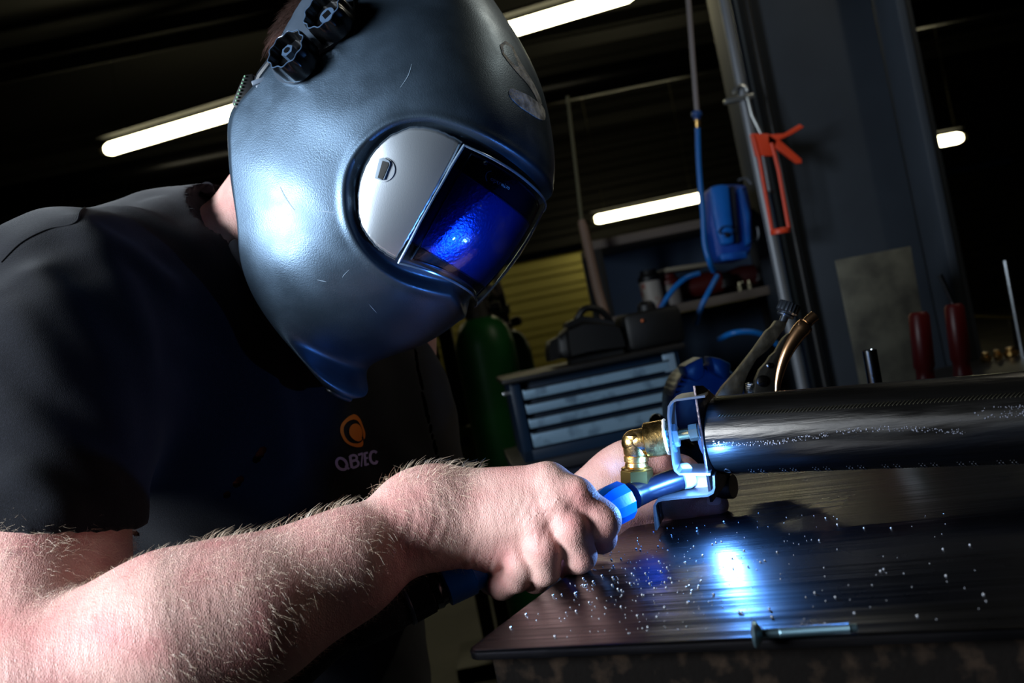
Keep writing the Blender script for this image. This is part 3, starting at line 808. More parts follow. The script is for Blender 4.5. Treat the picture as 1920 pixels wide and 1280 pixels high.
# seams: armhole seam and collar band
def on_shirt(pts, r, name, m, off=.0002, n=8):
    cp = [cast(BV_SHIRT, p.x, p.y, off) for p in catmull([(a, b, 0) for a, b in pts], n)]
    cp = [c for c in cp if c is not None]
    if len(cp) > 2: return MB().tube(cp, r, 8).build(name, m, shirt)
m_seam = mat('seam', (20, 21, 26), rough=.9)
on_shirt([(2, 492), (40, 455), (90, 430), (140, 418), (152, 395), (185, 375), (215, 362)], .0007, 'armhole_seam', m_seam)
# collar band
cpts = [cast(BV_SHIRT, p.x, p.y, .001) for p in catmull([(a, b, 0) for a, b in ((386, 350), (392, 366), (402, 392), (418, 424), (438, 458), (460, 495), (478, 535), (498, 580), (520, 620))], 6)]
cpts = [c for c in cpts if c is not None]
if len(cpts) > 3: MB().tube(cpts, .0062, 12).build('collar', mat('collar_rib', (24, 25, 32), rough=.9), shirt)
# print on the chest
m_or = mat('orange_print', (214, 118, 22), rough=.7); m_vi = mat('violet_print', (168, 158, 204), rough=.7)
z = lambda x, y: (580+x/8, 740+y/8)
outer = [(660, 290), (590, 320), (520, 380), (470, 450), (458, 540), (480, 620), (530, 700), (600, 750), (680, 778), (750, 782), (790, 765), (802, 725), (798, 680)]
inner = [(660, 368), (600, 385), (550, 420), (512, 480), (508, 550), (530, 625), (575, 685), (630, 718), (700, 728), (750, 718), (778, 698), (790, 680), (798, 672)]
outer2 = [(660, 290), (710, 310), (760, 370), (800, 470), (830, 560), (830, 630), (812, 672)]
inner2 = [(660, 368), (710, 385), (745, 425), (780, 500), (796, 570), (800, 620), (806, 640)]
def band2(a, b, n=6):
    A = catmull([z(*p)+(0,) for p in a], n); B = catmull([z(*p)+(0,) for p in b], n); vs = []; fs = []
    K = 4
    for p, q in zip(A, B):
        for k in range(K+1):
            r_ = p.lerp(q, k/K); vs.append(cast(BV_SHIRT, r_.x, r_.y, .0006))
    for i in range(len(A)-1):
        for k in range(K): fs.append((i*(K+1)+k, i*(K+1)+k+1, (i+1)*(K+1)+k+1, (i+1)*(K+1)+k))
    return vs, fs
lg = MB(); lg.add(*band2(outer, inner)); lg.add(*band2(outer2, inner2))
disc = smooth_poly([z(*p) for p in [(695, 430), (740, 450), (775, 500), (790, 570), (785, 620), (776, 640), (784, 655), (770, 680), (730, 695), (680, 680), (630, 640), (598, 590), (592, 530), (610, 475), (650, 440)]], 3)
fd = fan(disc, BV_SHIRT, .0006, depth=.0001); lg.add(fd.v, fd.f)
lg.build('chest_logo', m_or, shirt, fix=False)
tx = MB()
def stroke(pts, wd, n=1, closed=False):
    pts = [z(*p) for p in pts]
    if n > 1: pts = [(p.x, p.y) for p in catmull([(a, b, 0) for a, b in pts], n, closed)]
    if closed: pts.append(pts[0]); 
    k = len(pts); vs = []; pts = [Vector((a, b, 0)) for a, b in pts]
    for i in range(k):
        t = pts[min(i+1, k-1)]-pts[max(i-1, 0)]
        if closed and i in (0, k-1): t = pts[1]-pts[k-2]
        t.normalize(); nn = Vector((-t.y, t.x, 0))*wd/16
        vs += [cast(BV_SHIRT, pts[i].x+nn.x, pts[i].y+nn.y, .0006), cast(BV_SHIRT, pts[i].x-nn.x, pts[i].y-nn.y, .0006)]
    tx.add(vs, [(2*i, 2*i+1, 2*i+3, 2*i+2) for i in range(k-1)])
stroke([(478, 950), (530, 985), (558, 1050), (545, 1100), (500, 1118), (440, 1095), (405, 1040), (405, 985), (435, 952)], 42, 6, True)
stroke([(535, 1055), (590, 1112)], 34)
stroke([(602, 915), (632, 1095)], 42); stroke([(598, 920), (660, 903), (700, 925), (698, 965), (650, 990), (625, 994)], 36, 5); stroke([(630, 990), (690, 980), (725, 1010), (722, 1055), (680, 1082), (635, 1092)], 36, 5)
stroke([(722, 900), (795, 875)], 34); stroke([(790, 880), (772, 1075)], 22)
stroke([(820, 868), (835, 1062)], 36); stroke([(812, 880), (870, 862)], 30); stroke([(825, 955), (872, 942)], 26); stroke([(832, 1052), (884, 1032)], 32)
stroke([(1004, 868), (970, 846), (925, 860), (905, 920), (915, 985), (950, 1022), (995, 1018), (1008, 985)], 40, 6)
tx.build('chest_lettering', m_vi, shirt, fix=False)
# ================================================================ bench and work pieces
TZ = CAMZ-.160                     # top of the bench plate
def onplane(px, py, z=TZ):         # where a photo pixel's line of sight meets a level plane
    v = V((px-960)/FPX, (py-640)/FPX, 1); k = (z-CAMZ)/v.z
    return Vector((0, 0, CAMZ))+v*k
c0 = onplane(868, 1222); c1 = onplane(1228, 950); fdir = (onplane(1400, 1196)-c0).normalized()
ldir = (c1-c0).normalized(); fdir = Vector((ldir.y, -ldir.x, 0)).normalized()
print('left edge dir', ldir, 'front', (onplane(1400, 1196)-c0).normalized(), fdir)
m_steel = mat('bench_steel', (62, 59, 60), rough=.31, metal=1, var=(7, (34, 34, 40), .3, .7), rvar=(9, .25, .32), bump=(26, .5, .0022, 8, (.12, 3.2, 1, -.455)))
bench = thing('workbench', c0+fdir*.5+ldir*.55-Vector((0, 0, TZ)), 'steel-topped welding bench carrying the pipe and bracket', 'workbench')
t = .0042
BL, BW = .62, 1.6
def R2(o, x, y, z): return o+fdir*x+ldir*y+Vector((0, 0, z))
top = MB(); rr = .006
prof = [(rr, 0)]+[(rr-rr*math.sin(a), -rr+rr*math.cos(a)) for a in np.linspace(.2, math.pi/2, 6)]+[(0, -.013)]
# plate top with folded, rounded lip at its edges: loops of a rounded rectangle
def loop(ins, z, rc=.010, n=6):
    pts = []
    for (cx, cy, a0) in ((rc, rc, math.pi), (BW-rc, rc, 1.5*math.pi), (BW-rc, BL-rc, 0), (rc, BL-rc, .5*math.pi)):
        for k in range(n+1):
            a = a0+k*math.pi/2/n; pts.append(R2(c0, cx+(rc-ins)*math.cos(a), cy+(rc-ins)*math.sin(a), z))
    return pts
loops = [loop(i, zz) for i, zz in [(.0018, 0), (.0008, -.0004), (.0001, -.0012), (0, -.0025), (.0002, -.005), (.002, -.0056)]]
vs = [q for l in loops for q in l]; n = len(loops[0]); fs = [tuple(range(n))]
for i in range(len(loops)-1):
    for k in range(n): fs.append((i*n+k, i*n+(k+1) % n, (i+1)*n+(k+1) % n, (i+1)*n+k))
fs.append(tuple((len(loops)-1)*n+k for k in range(n))[::-1])
MB().add(vs, fs).build('bench_top', m_steel, bench, smooth=30)
m_rust = mat('rusty_frame', (10, 8, 7), rough=1, spec=.04, var=(70, (34, 26, 20), .5, .7), bump=(220, .4, .002, 6))
fr = MB(); RB = frame(fdir)
fr.box(R2(c0, BW/2, .010+.03, -.0056-.05), (BW-.02, .06, .1), RB, .003)
fr.box(R2(c0, BW/2, BL-.04, -.0056-.05), (BW-.02, .06, .1), RB, .003)
fr.box(R2(c0, .045, BL/2, -.0556), (.06, BL-.16, .1), RB, .003)
fr.box(R2(c0, BW-.045, BL/2, -.0556), (.06, BL-.16, .1), RB, .003)
fr.build('bench_frame', m_rust, bench)
for (x, y) in ((.045, .05), (BW-.045, .05), (.045, BL-.05), (BW-.045, BL-.05)):
    MB().box(R2(c0, x, y, -.0056-.1-(TZ-.1056)/2), (.055, .055, TZ-.1056), RB, .003).build('leg', m_rust, bench)

# ---- the black steel pipe
PA = P(1350, 815, .748); PB = P(1920, 782, .632); pax = (PB-PA).normalized(); PR = .0293
pn = Vector((-pax.y, pax.x, 0)).normalized()         # level direction across the pipe, pointing away
if pn.y < 0: pn = -pn
pz = pax.cross(pn); pz = pz if pz.z > 0 else -pz
pipe = thing('steel_pipe', PA-Vector((0, 0, .04)), 'scratched black round steel pipe lying along the bench', 'pipe')
m_pipe = mat('pipe_steel', (40, 38, 36), rough=.22, metal=.9, var=(30, (10, 11, 14), .42, .62, (.15, 1, 1, -.64)), rvar=(60, .16, .5, (.15, 1, 1, -.64)), bump=(240, .5, .0008, 6, (.10, 1, 1, -.64)))
pm = MB(); pm.lathe(PA, pax, [(0, PR-.003), (0, PR-.0006), (.0008, PR), (.36, PR), (.36, PR-.003), (.002, PR-.003)], 72)
pm.build('pipe_wall', m_pipe, pipe, smooth=30)
# weld seam ripples along the pipe and scraped patches
def on_pipe(u, th, off=0): return PA+pax*u+(pn*math.cos(th)+pz*math.sin(th))*(PR+off)
def camth(frac):                   # angle on the pipe facing the camera: 0 top outline .. 1 bottom outline
    return math.radians(90+8)+frac*math.radians(164)
sm = MB()
for i in range(125):
    u = .012+i*.0026; th = camth(.27)
    sm.tube([on_pipe(u+.0016, th-.055, .0), on_pipe(u+.0004, th, .0005), on_pipe(u-.0012, th+.05, .0)], .00042, 5)
sm.build('seam_ripples', mat('seam_metal', (84, 80, 66), rough=.25, metal=.9), pipe)
wm = MB()
rnd = random.Random(5)
for i in range(260):
    u = .006+rnd.random()*.17; th = camth(.50+.035*math.sin(u*40)+rnd.uniform(-.02, .02)); s_ = rnd.uniform(.0002, .0006)
    wm.ball(on_pipe(u, th), s_, 6)
for i in range(260):
    u = rnd.gauss(.225, .02); th = camth(.40+rnd.uniform(-.05, .04)); wm.ball(on_pipe(u, th), rnd.uniform(.0002, .0007), 6)
tag(wm.build('weld_spatter', mat('spatter_metal', (150, 150, 160), rough=.3, metal=.9), pipe), kind='stuff')
st = MB()
for i in range(10):                # stamped double strokes and dot rows along the lower side
    u = .026+i*.0235
    for dx in (0, .0022, .0075, .0097):
        st.tube([on_pipe(u+dx, camth(.865), .0001), on_pipe(u+dx+.0008, camth(.93), .0001)], .0005, 5)
        st.ball(on_pipe(u+dx-.0006, camth(.83), 0), .0004, 6)
    if i: 
        for k in range(6): st.ball(on_pipe(u-.0135+k*.002, camth(.965), 0), .0003, 6)
st.build('stamped_marks', mat('stamp_dark', (4, 4, 5), rough=.8), pipe)
MB().tube([on_pipe(.009+.0022*math.cos(a)*1.0, camth(.84)+.11*math.sin(a), .0002) for a in np.linspace(0, 2*math.pi, 20)], .00035, 6, caps=False).build('punched_ring', mat('ring_metal', (90, 90, 90), rough=.3, metal=.9), pipe)

# ---- flange plate on the pipe's end, with plug seen through the bracket
plate = thing('flange_plate', PA-Vector((0, 0, .045)), 'thin dark steel end plate standing against the end of the pipe', 'plate')
pl = MB(); S1 = -.030
poly = [PA+pax*-.0025+pn*a+pz*b for a, b in ((S1, .042), (-.016, .040), (.006, .0275), (.030, .020), (.030, -.030), (S1, -.044))]
pl.prism(poly, pax*.0022, .0003)
pl.build('plate', mat('plate_dark', (44, 38, 40), rough=.35, metal=.85, bump=(300, .5, .0008)), plate)
MB().lathe(PA-pax*.0025, -pax, [(0, .0205), (.004, .0205), (.0085, .0165), (.010, .010), (.0105, .002)], 48).build('end_plug', mat('plug_grey', (86, 86, 92), rough=.35, metal=.6), plate)

# ---- bent sheet-metal bracket
BK = .722
BY = math.radians(16)
bx_ = Vector((math.cos(BY), -math.sin(BY), 0)); bn = Vector((math.sin(BY), math.cos(BY), 0))   # along and across the bracket
def bp(px, py): # point of the bracket's near edge: vertical plane through the pipe's direction
    o = P(1262, 880, BK); n_ = bn; v = (P(px, py, 1)-Vector((0, 0, CAMZ))); k = (o-Vector((0, 0, CAMZ))).dot(n_)/v.dot(n_)
    return Vector((0, 0, CAMZ))+v*k
m_zinc = mat('zinc_sheet', (172, 178, 186), rough=.28, metal=.9, bump=(700, .3, .0004))
bracket = thing('mounting_bracket', bp(1232, 992), 'bent galvanised sheet bracket between brass fitting and end plate, being welded', 'bracket')
path = [(1322, 743), (1290, 747), (1268, 750), (1259, 754), (1254, 762), (1253, 780), (1257, 820), (1263, 872), (1266, 882), (1274, 889), (1290, 889), (1332, 889)]
wd = .040
MB().strip([bp(*p) for p in path], bn*wd, .0016).build('box_section', m_zinc, bracket, smooth=25)
path2 = [(1338, 892), (1339, 915), (1336, 924), (1327, 929), (1290, 932), (1242, 937), (1232, 940), (1227, 948), (1227, 960), (1230, 994)]
m_ed = mat('zinc_dark', (120, 112, 108), rough=.35, metal=.85, bump=(900, .5, .0005))
leg = MB().strip([bp(*p) for p in path2], bn*wd, .0016).build('angled_foot', m_ed, bracket, smooth=25)
# slot in the foot: bright rimmed oval
sc_ = bp(1229, 968)+bn*wd*.45
sn = (bp(1230, 960)-bp(1262, 955)).normalized()
sl = [sc_+bx_*.0010+bn*.0022*math.cos(a)+Vector((0, 0, 1))*.0052*math.sin(a) for a in np.linspace(0, 2*math.pi, 24)]
MB().tube(sl, .00035, 6, caps=False).build('slot_rim', mat('bright_steel', (200, 200, 205), rough=.2, metal=1), leg)
# bolt through the bracket
bolt = thing('hex_bolt', bp(1290, 840), 'bright hexagonal bolt screwed through the wall of the bracket', 'bolt')
bc = bp(1256, 822)+bn*wd*.30
m_bolt = mat('bolt_brass', (190, 178, 150), rough=.25, metal=1)
MB().lathe(bc+bx_*.001, bx_, [(0, .0085), (.0035, .0085), (.0042, .0078)], 6).build('flange_nut', m_zinc, bolt)
sh_ = []
for k in range(12): sh_ += [(.004+k*.00085, .0042), (.0044+k*.00085, .0036)]
MB().lathe(bc, bx_, sh_, 24).build('thread', m_bolt, bolt)
MB().lathe(bc+bx_*.0128, bx_, [(0, .0055), (.0005, .0062), (.0065, .0062), (.0072, .0055)], 6).build('bolt_head', m_bolt, bolt)

# ---- brass elbow fitting on the other side
m_brass = mat('brass', (214, 172, 104), rough=.26, metal=1, bump=(500, .35, .0006, 4), rvar=(90, .2, .4))
fit = thing('brass_fitting', P(1196, 905, .750), 'brass elbow compression fitting with hexagonal nut at its lower end', 'pipe fitting')
ec = bc-bx_*.0262-bx_*.001            # corner of the elbow
hax = bx_
L1 = .0268
MB().lathe(ec, hax, [(-.004, .0078), (.000, .0096), (.0075, .0098), (.0078, .0125), (.0085, .0132), (.0225, .0132), (.0232, .0125)], 48).build('socket', m_brass, fit)
MB().lathe(ec+hax*.0225, hax, [(0, .0115), (.0006, .0122), (.0062, .0122), (.0068, .0115)], 6).build('lock_nut', mat('nut_zinc', (110, 140, 150), rough=.3, metal=.9, bump=(500, .6, .0012)), fit)
MB().lathe(ec+hax*.0224, hax, [(0, .0130), (.0012, .0136), (.002, .0132)], 40, lambda th, h: 1+.04*math.sin(th*9)*math.sin(th*4)).build('seal_tape', mat('ptfe', (235, 238, 240), rough=.7), fit)
dn = V(.04, 1, .02).normalized()
MB().lathe(ec-dn*.0085, dn, [(0, .0035), (.0008, .0062), (.003, .0088), (.0085, .0096), (.0170, .0094), (.0185, .0085), (.0188, .0092), (.0225, .0092), (.0235, .0084), (.0262, .0088), (.0272, .0112), (.0282, .0118)], 48).build('elbow_body', m_brass, fit)
MB().ball(ec-hax*.001, .0097, 24).build('elbow_corner', m_brass, fit)
MB().lathe(ec+dn*.0192, dn, [(0, .0098), (.0008, .0112), (.0022, .0122), (.0132, .0122), (.0142, .0112), (.0148, .0102)], 6).build('hex_nut', mat('brass_dull', (206, 168, 96), rough=.3, metal=1), fit)
# stamped characters 3/8
BVF = BVHTree.FromPolygons(*(lambda m: ([tuple(v) for v in m.v], m.f))(MB().lathe(ec, hax, [(.0085, .0132), (.0225, .0132)], 96)))
m_st = mat('stamp_brass', (70, 46, 18), rough=.5, metal=.6)
text_on(BVF, '3/8', 1228, 849, (-.05, -1), (-1, .02), 13, .0002).build('stamping', m_st, fit, fix=False)

# small round stud under the pipe beside the plate
stud = MB().lathe(P(1342, 912, .765), pax, [(0, .0095), (.0135, .0095), (.0145, .009)], 32).build('round_spacer', mat('spacer', (74, 66, 60), rough=.35, metal=.8), None)
tag(stud, 'short dark round steel spacer under the pipe end beside the bracket', 'spacer')

# ---- locking pliers clamped behind the pipe
DQ = .86
pliers = thing('locking_pliers', P(1400, 745, DQ), 'locking pliers clamped upright behind the pipe, handles raised', 'pliers')
m_pl = mat('plier_steel', (72, 68, 60), rough=.42, metal=.9, bump=(500, .35, .0004), rvar=(120, .35, .55))
def zz(x, y): return (1340+x/7.53, 580+y/7.53)
def pp(x, y, d=DQ): a, b = zz(x, y); return P(a, b, d)
tdir = V(0, 0, 1)
up_poly = [(880, 150), (810, 250), (740, 300), (560, 560), (300, 890), (120, 1090), (40, 1210), (-60, 1400), (330, 1400), (405, 1160), (430, 1020), (480, 900), (520, 830), (600, 700), (655, 655), (760, 570), (840, 480), (950, 320), (1000, 260), (1015, 210), (990, 170)]
up = MB().prism([pp(*q) for q in up_poly], tdir*.010, .0008).build('fixed_handle', m_pl, pliers)
kax = (pp(1010, 60)-pp(940, 230)).normalized()
MB().lathe(pp(955, 190, DQ+.005), kax, [(0, .0035), (.006, .0035), (.0062, .0072), (.0075, .0078), (.0085, .0070), (.0092, .0078), (.0105, .0092), (.0175, .0092), (.0185, .0085)], 60, lambda th, h: 1+(.04*math.cos(20*th) if h > .0088 else 0)).build('adjusting_screw', mat('screw_blued', (70, 76, 86), rough=.28, metal=.9), up)
low_poly = [(560, 1400), (560, 1160), (575, 1000), (640, 850), (740, 740), (790, 660), (860, 600), (930, 470), (980, 400), (1060, 330), (1000, 470), (960, 600), (930, 800), (890, 940), (870, 1100), (850, 1400)]
lo_ = MB().prism([pp(*q) for q in low_poly], tdir*.008, .0006).build('moving_handle', mat('plier_dark', (48, 46, 42), rough=.4, metal=.9, bump=(500, .3, .0004)), pliers)
hp = catmull([pp(x, y, DQ+.002) for x, y in ((880, 1400), (880, 1120), (905, 950), (950, 780), (1020, 600), (1110, 440), (1210, 300), (1310, 200))], 6)
MB().tube(hp, [.0022, .0022, .0022]+list(np.linspace(.0024, .0072, len(hp)-9))+[.0075, .0075, .0074, .0072, .0066, .005], 20).build('curved_grip', mat('plier_bronze', (206, 158, 116), rough=.22, metal=1), lo_)
MB().tube([pp(1290, 215, DQ+.002), pp(1330, 160, DQ+.002), pp(1420, 85, DQ+.002)], [.0048, .0048, .0048], 20).build('release_tip', mat('plier_bronze', (0, 0, 0)), lo_)
MB().lathe(pp(675, 1010, DQ-.0005), -tdir, [(0, .0052), (.0008, .0049), (.0016, .0032), (.002, .0006)], 32).build('rivet', mat('rivet', (190, 190, 190), rough=.15, metal=1), lo_)
MB().lathe(pp(775, 790, DQ-.0005), -tdir, [(0, .0026), (.0006, .0024), (.0012, .0015), (.0015, .0005)], 24).build('rivet', MATS['rivet'], lo_)
sp = []
for i in range(90):
    a = i/90*2*math.pi*11; q = pp(505, 1040+i*3.2, DQ+.004); sp.append(q+V(math.cos(a), 0, math.sin(a))*.0036)
MB().tube(sp, .0007, 6).build('spring', mat('spring', (170, 175, 180), rough=.25, metal=1), pliers)
MB().prism([pp(*q) for q in ((-60, 1380), (330, 1380), (850, 1380), (700, 1700), (250, 1850), (-50, 1700))], tdir*.010, .0008).build('jaw', m_pl, pliers)

# ---- welding torch
T0 = P(800, 1112, .676); T1 = P(1168, 938, .722)
tax = (T1-T0).normalized()
torch = thing('welding_torch', T0+tax*.05-Vector((0, 0, .03)), 'blue welding torch with black corrugated hose, held against the bracket', 'welding torch')
m_blue = mat('torch_blue', (8, 96, 190), rough=.32, spec=.5, bump=(400, .15, .0005))
m_blk = mat('torch_black', (14, 15, 17), rough=.4)
def lt(x): return T0+tax*x
MB().lathe(lt(.012), tax, [(0, .0125), (.001, .0148), (.020, .0150), (.021, .0135), (.03, .0128), (.06, .0118), (.10, .0112), (.128, .0115)], 48).build('handle', m_blue, torch)
MB().lathe(lt(.003), tax, [(0, .010), (0, .0132), (.004, .0138), (.006, .0125), (.012, .012)], 40).build('swivel_ring', mat('ring_black', (20, 26, 34), rough=.18), torch)
MB().lathe(lt(-.014), tax, [(0, .0138), (.001, .0148), (.0155, .0140), (.0165, .0128)], 240, lambda th, h: 1+(.018*math.cos(60*th))).build('ribbed_collar', mat('collar_blk', (22, 25, 30), rough=.35), torch)
MB().lathe(lt(-.0165), tax, [(0, .0150), (.0008, .0156), (.0022, .0156), (.003, .015)], 48).build('collar_band', mat('band_grey', (60, 76, 96), rough=.3), torch)
hose = catmull([lt(-.015), lt(-.05), P(640, 1180, .69), P(560, 1250, .70), P(500, 1330, .72), P(440, 1450, .76)], 10)
MB().tube(hose, [.0138]*3+[.0148]*(len(hose)-3), 28).build('hose', mat('hose_rubber', (40, 41, 44), rough=.8, bump=(600, .9, .0015, 6), var=(700, (110, 112, 118), .62, .72)), torch)
hd = lambda px, py, d: P(px, py, d)
C1 = P(1146, 949, .718); cax = (P(1190, 927, .732)-C1).normalized()
col = MB().lathe(C1, cax, [(-.012, .012), (-.004, .0145), (0, .0152), (.0115, .0150), (.0125, .0138), (.0135, .010)], 12).build('front_collar', m_blue, torch, smooth=25)
ho = C1+cax*.0045+V(-.35, -.12, -1).normalized()*.0148
MB().lathe(ho, V(-.35, -.12, -1), [(0, .0030), (.0006, .0030)], 20).build('collar_hole', mat('hole_black', (2, 3, 6), rough=.9), col)
NZ = [P(1186, 929, .731), P(1205, 922, .736), P(1215, 918, .738), P(1250, 905, .742), P(1276, 896, .744)]
MB().tube(NZ, [.0098, .0090, .0086, .0086, .0086], 28).build('nozzle', mat('nozzle_dark', (14, 20, 34), rough=.32, metal=.2), torch)
MB().tube([NZ[0]-cax*.001, NZ[0]+cax*.001], [.0100, .0100], 28).build('nozzle_ring', m_blk, torch)
MB().tube([P(1276, 896, .744), P(1286, 892, .7455), P(1294, 889, .7465)], [.0088, .0100, .0092], 28).build('gas_cup', mat('ceramic', (226, 226, 232), rough=.5), torch)
MB().tube([P(1294, 889, .7465), P(1303, 883, .738)], .0012, 10).build('electrode', m_blk, torch)
# ================================================================ the hall
def struct(name, mb, m, smooth=0): return tag(mb.build(name, m, None, smooth=smooth), kind='structure')
m_floor = mat('concrete', (70, 68, 64), rough=.6, var=(3, (50, 49, 47), .4, .6), bump=(40, .3, .004))
struct('floor', MB().box((.5, 6.5, -.05), (17, 21, .1)), m_floor)
m_dark = mat('dark_panel', (26, 26, 24), rough=.75)
ce = MB().box((.5, 6.5, 4.25), (17, 21, .1))
struct('ceiling', ce, m_dark)
struct('wall_left', MB().box((-8.05, 6.5, 2.1), (.1, 21, 4.2)), m_dark)
struct('wall_right', MB().box((9.05, 6.5, 2.1), (.1, 21, 4.2)), m_dark)
struct('wall_front', MB().box((.5, -4.05, 2.1), (17, .1, 4.2)), m_dark)
# ribbed back wall of metal sheeting, ribs level
pr_ = []
z0 = 0
while z0 < 4.2:
    pr_ += [(16.0, z0), (16.0, z0+.14), (15.95, z0+.17), (15.95, z0+.27), (16.0, z0+.30)]; z0 += .3
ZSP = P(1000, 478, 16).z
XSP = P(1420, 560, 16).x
def sheeting(prl, xa=-8, xb=9):
    m_ = MB(); vs = []
    for (y, zq) in prl: vs += [(xa, y, zq), (xb, y, zq)]
    m_.add(vs, [(2*i, 2*i+1, 2*i+3, 2*i+2) for i in range(len(prl)-1)])
    m_.add([(xa, 16.1, prl[0][1]), (xb, 16.1, prl[0][1]), (xb, 16.1, prl[-1][1]), (xa, 16.1, prl[-1][1])], [(0, 1, 2, 3)]); return m_
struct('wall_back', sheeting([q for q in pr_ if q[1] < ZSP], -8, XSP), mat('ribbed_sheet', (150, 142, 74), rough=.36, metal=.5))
struct('wall_back_upper', sheeting([q for q in pr_ if q[1] >= ZSP-.05]), mat('shaded_sheet', (22, 21, 17), rough=.5, metal=.3))  # same sheeting above the lamplight, its shade put into the colour
for i in range(4):
    bm_ = MB(); y = 4.5+i*3.2
    for dz, hh, ww in ((0, .015, .16), (-.13, .26, .012), (-.26, .015, .16)): bm_.box((.5, y, 4.19+dz-hh/2+.0), (16.9, ww, hh))
    struct('trim_%d' % (i+1), bm_, m_dark)
struct('wall_back_side', sheeting([q for q in pr_ if q[1] < ZSP], XSP, 9), MATS['shaded_sheet'])  # unlit stretch of the wall, darkened by colour
# fluorescent lights
m_tube = mat('tube_glow', (255, 250, 215), rough=.4, emit=((255, 244, 196), 14))
m_cap = mat('lamp_body', (150, 146, 120), rough=.5)
def tube_lamp(a, b, r, label, group=None, reflector=True):
    a, b = Vector(a), Vector(b); ax = (b-a).normalized(); mid = (a+b)/2
    t_ = thing('fluorescent_lamp', mid+Vector((0, 0, .12)), label, 'lamp', group)
    MB().lathe(a, ax, [(0, r*.7), (r*.8, r), ((b-a).length-r*.8, r), ((b-a).length, r*.7)], 20).build('tube', m_tube, t_)
    MB().lathe(a-ax*.05, ax, [(0, r*.5), (.05, r*.62)], 14).build('end_cap', m_cap, t_); MB().lathe(b, ax, [(0, r*.62), (.05, r*.5)], 14).build('end_cap', m_cap, t_)
    up = Vector((0, 0, 1)); sd = ax.cross(up).normalized()
    pf = [mid-ax*((b-a).length/2+.05)+sd*x+up*z_ for x, z_ in ((-.02, .13), (-.05, .09+r*.4), (-.05, .08+r*.4), (0, .09+r*.4), (.05, .08+r*.4), (.05, .09+r*.4), (.02, .13))]
    MB().prism(pf, ax*((b-a).length+.1)).build('reflector', mat('reflector', (20, 20, 18), rough=.7), t_)
    for s in (-.4, .4):
        q = mid+ax*(b-a).length*s; MB().tube([q+up*.13, Vector((q.x, q.y, 4.2))], .004, 6).build('hanger', m_cap, t_)
def at_h(px, py, h): return onplane(px, py, CAMZ+h)
LA = at_h(200, 281, 2.2); LB = at_h(1163, -6, 2.2); lx = (LB-LA)
tube_lamp(LA, LA+lx*.46, .052, 'long glowing tube lamp on the ceiling, its end hidden behind the helmet and strap', 'fluorescent row')
tube_lamp(LA+lx*.50, LB+lx*.02, .052, 'glowing tube lamp at the top edge, emerging beside the crown of the helmet', 'fluorescent row')
tube_lamp(P(1116, 412, 13), P(1318, 369, 13), .055, 'glowing tube lamp above the shelf, between the wooden pole and the blue case')
tube_lamp(P(1714, 274, 11), P(1803, 257, 11), .058, 'short glowing tube lamp seen past the grey column')
# bright patch on a round ventilation duct
tag(MB().tube([(-7.9, 9.0, 3.22), (8.9, 9.0, 3.22)], .13, 24).build('ventilation_duct', mat('duct', (22, 22, 25), rough=.3, metal=.9), None), 'round sheet-metal duct hanging high in the dark hall', 'duct')

# ---- grey steel column with its flanges
m_col = mat('column_paint', (52, 59, 68), rough=.55, var=(2.5, (44, 50, 58), .4, .6), bump=(90, .2, .001))
colm = MB()
colm.box((.865, 2.45, 2.1), (.33, .02, 4.2), None, .002)
colm.box((1.045, 2.42, 2.1), (.022, .20, 4.2), None, .004)
colm.box((.70, 2.56, 2.1), (.02, .20, 4.2), None, .004)
struct('trim_5', colm, m_col, 30)
ft = MB().box((1.11, 2.49, 2.1), (.014, .13, 4.2), None, .002); ft.box((1.085, 2.55, 2.1), (.05, .012, 4.2)); struct('trim_6', ft, mat('trim_steel', (56, 62, 72), rough=.5))
def vpipe(x, y, r, m, label, name='conduit_pipe', z1=4.19, z0=.0, grp=None):
    return tag(MB().tube([(x, y, z0), (x, y, z1)], r, 20).build(name, m, None), label, 'pipe', grp)
m_g = mat('conduit_grey', (120, 124, 130), rough=.4, metal=.2)
vpipe(.655, 2.37, .0115, m_g, 'thickest light grey conduit pipe running up beside the column')
vpipe(.692, 2.42, .0085, mat('conduit_blue', (86, 100, 118), rough=.4, metal=.3), 'blue-grey conduit pipe behind the clamp, second beside the column')
vpipe(.722, 2.41, .0075, mat('cable_black', (14, 14, 15), rough=.5), 'black cable pipe nearest the face of the grey column')
cl = thing('pipe_clamp', P(1390, 188, 2.34), 'steel clamp holding the grey conduit pipes, above the sealant gun', 'clamp')
q = P(1385, 186, 2.36)
MB().box(q, (.07, .02, .012), None, .002).build('clamp_bar', mat('clamp_zinc', (170, 172, 170), rough=.3, metal=.8), cl)
MB().tube([q+Vector((.004+.016*math.cos(a), -.014, .012+.016*math.sin(a))) for a in np.linspace(0, math.pi, 12)], .004, 8).build('clamp_hook', MATS['clamp_zinc'], cl)
MB().tube([P(1402, 182, 2.33), P(1410, 215, 2.33), P(1428, 252, 2.33)], .0045, 10).build('clamp_rod', MATS['clamp_zinc'], cl)

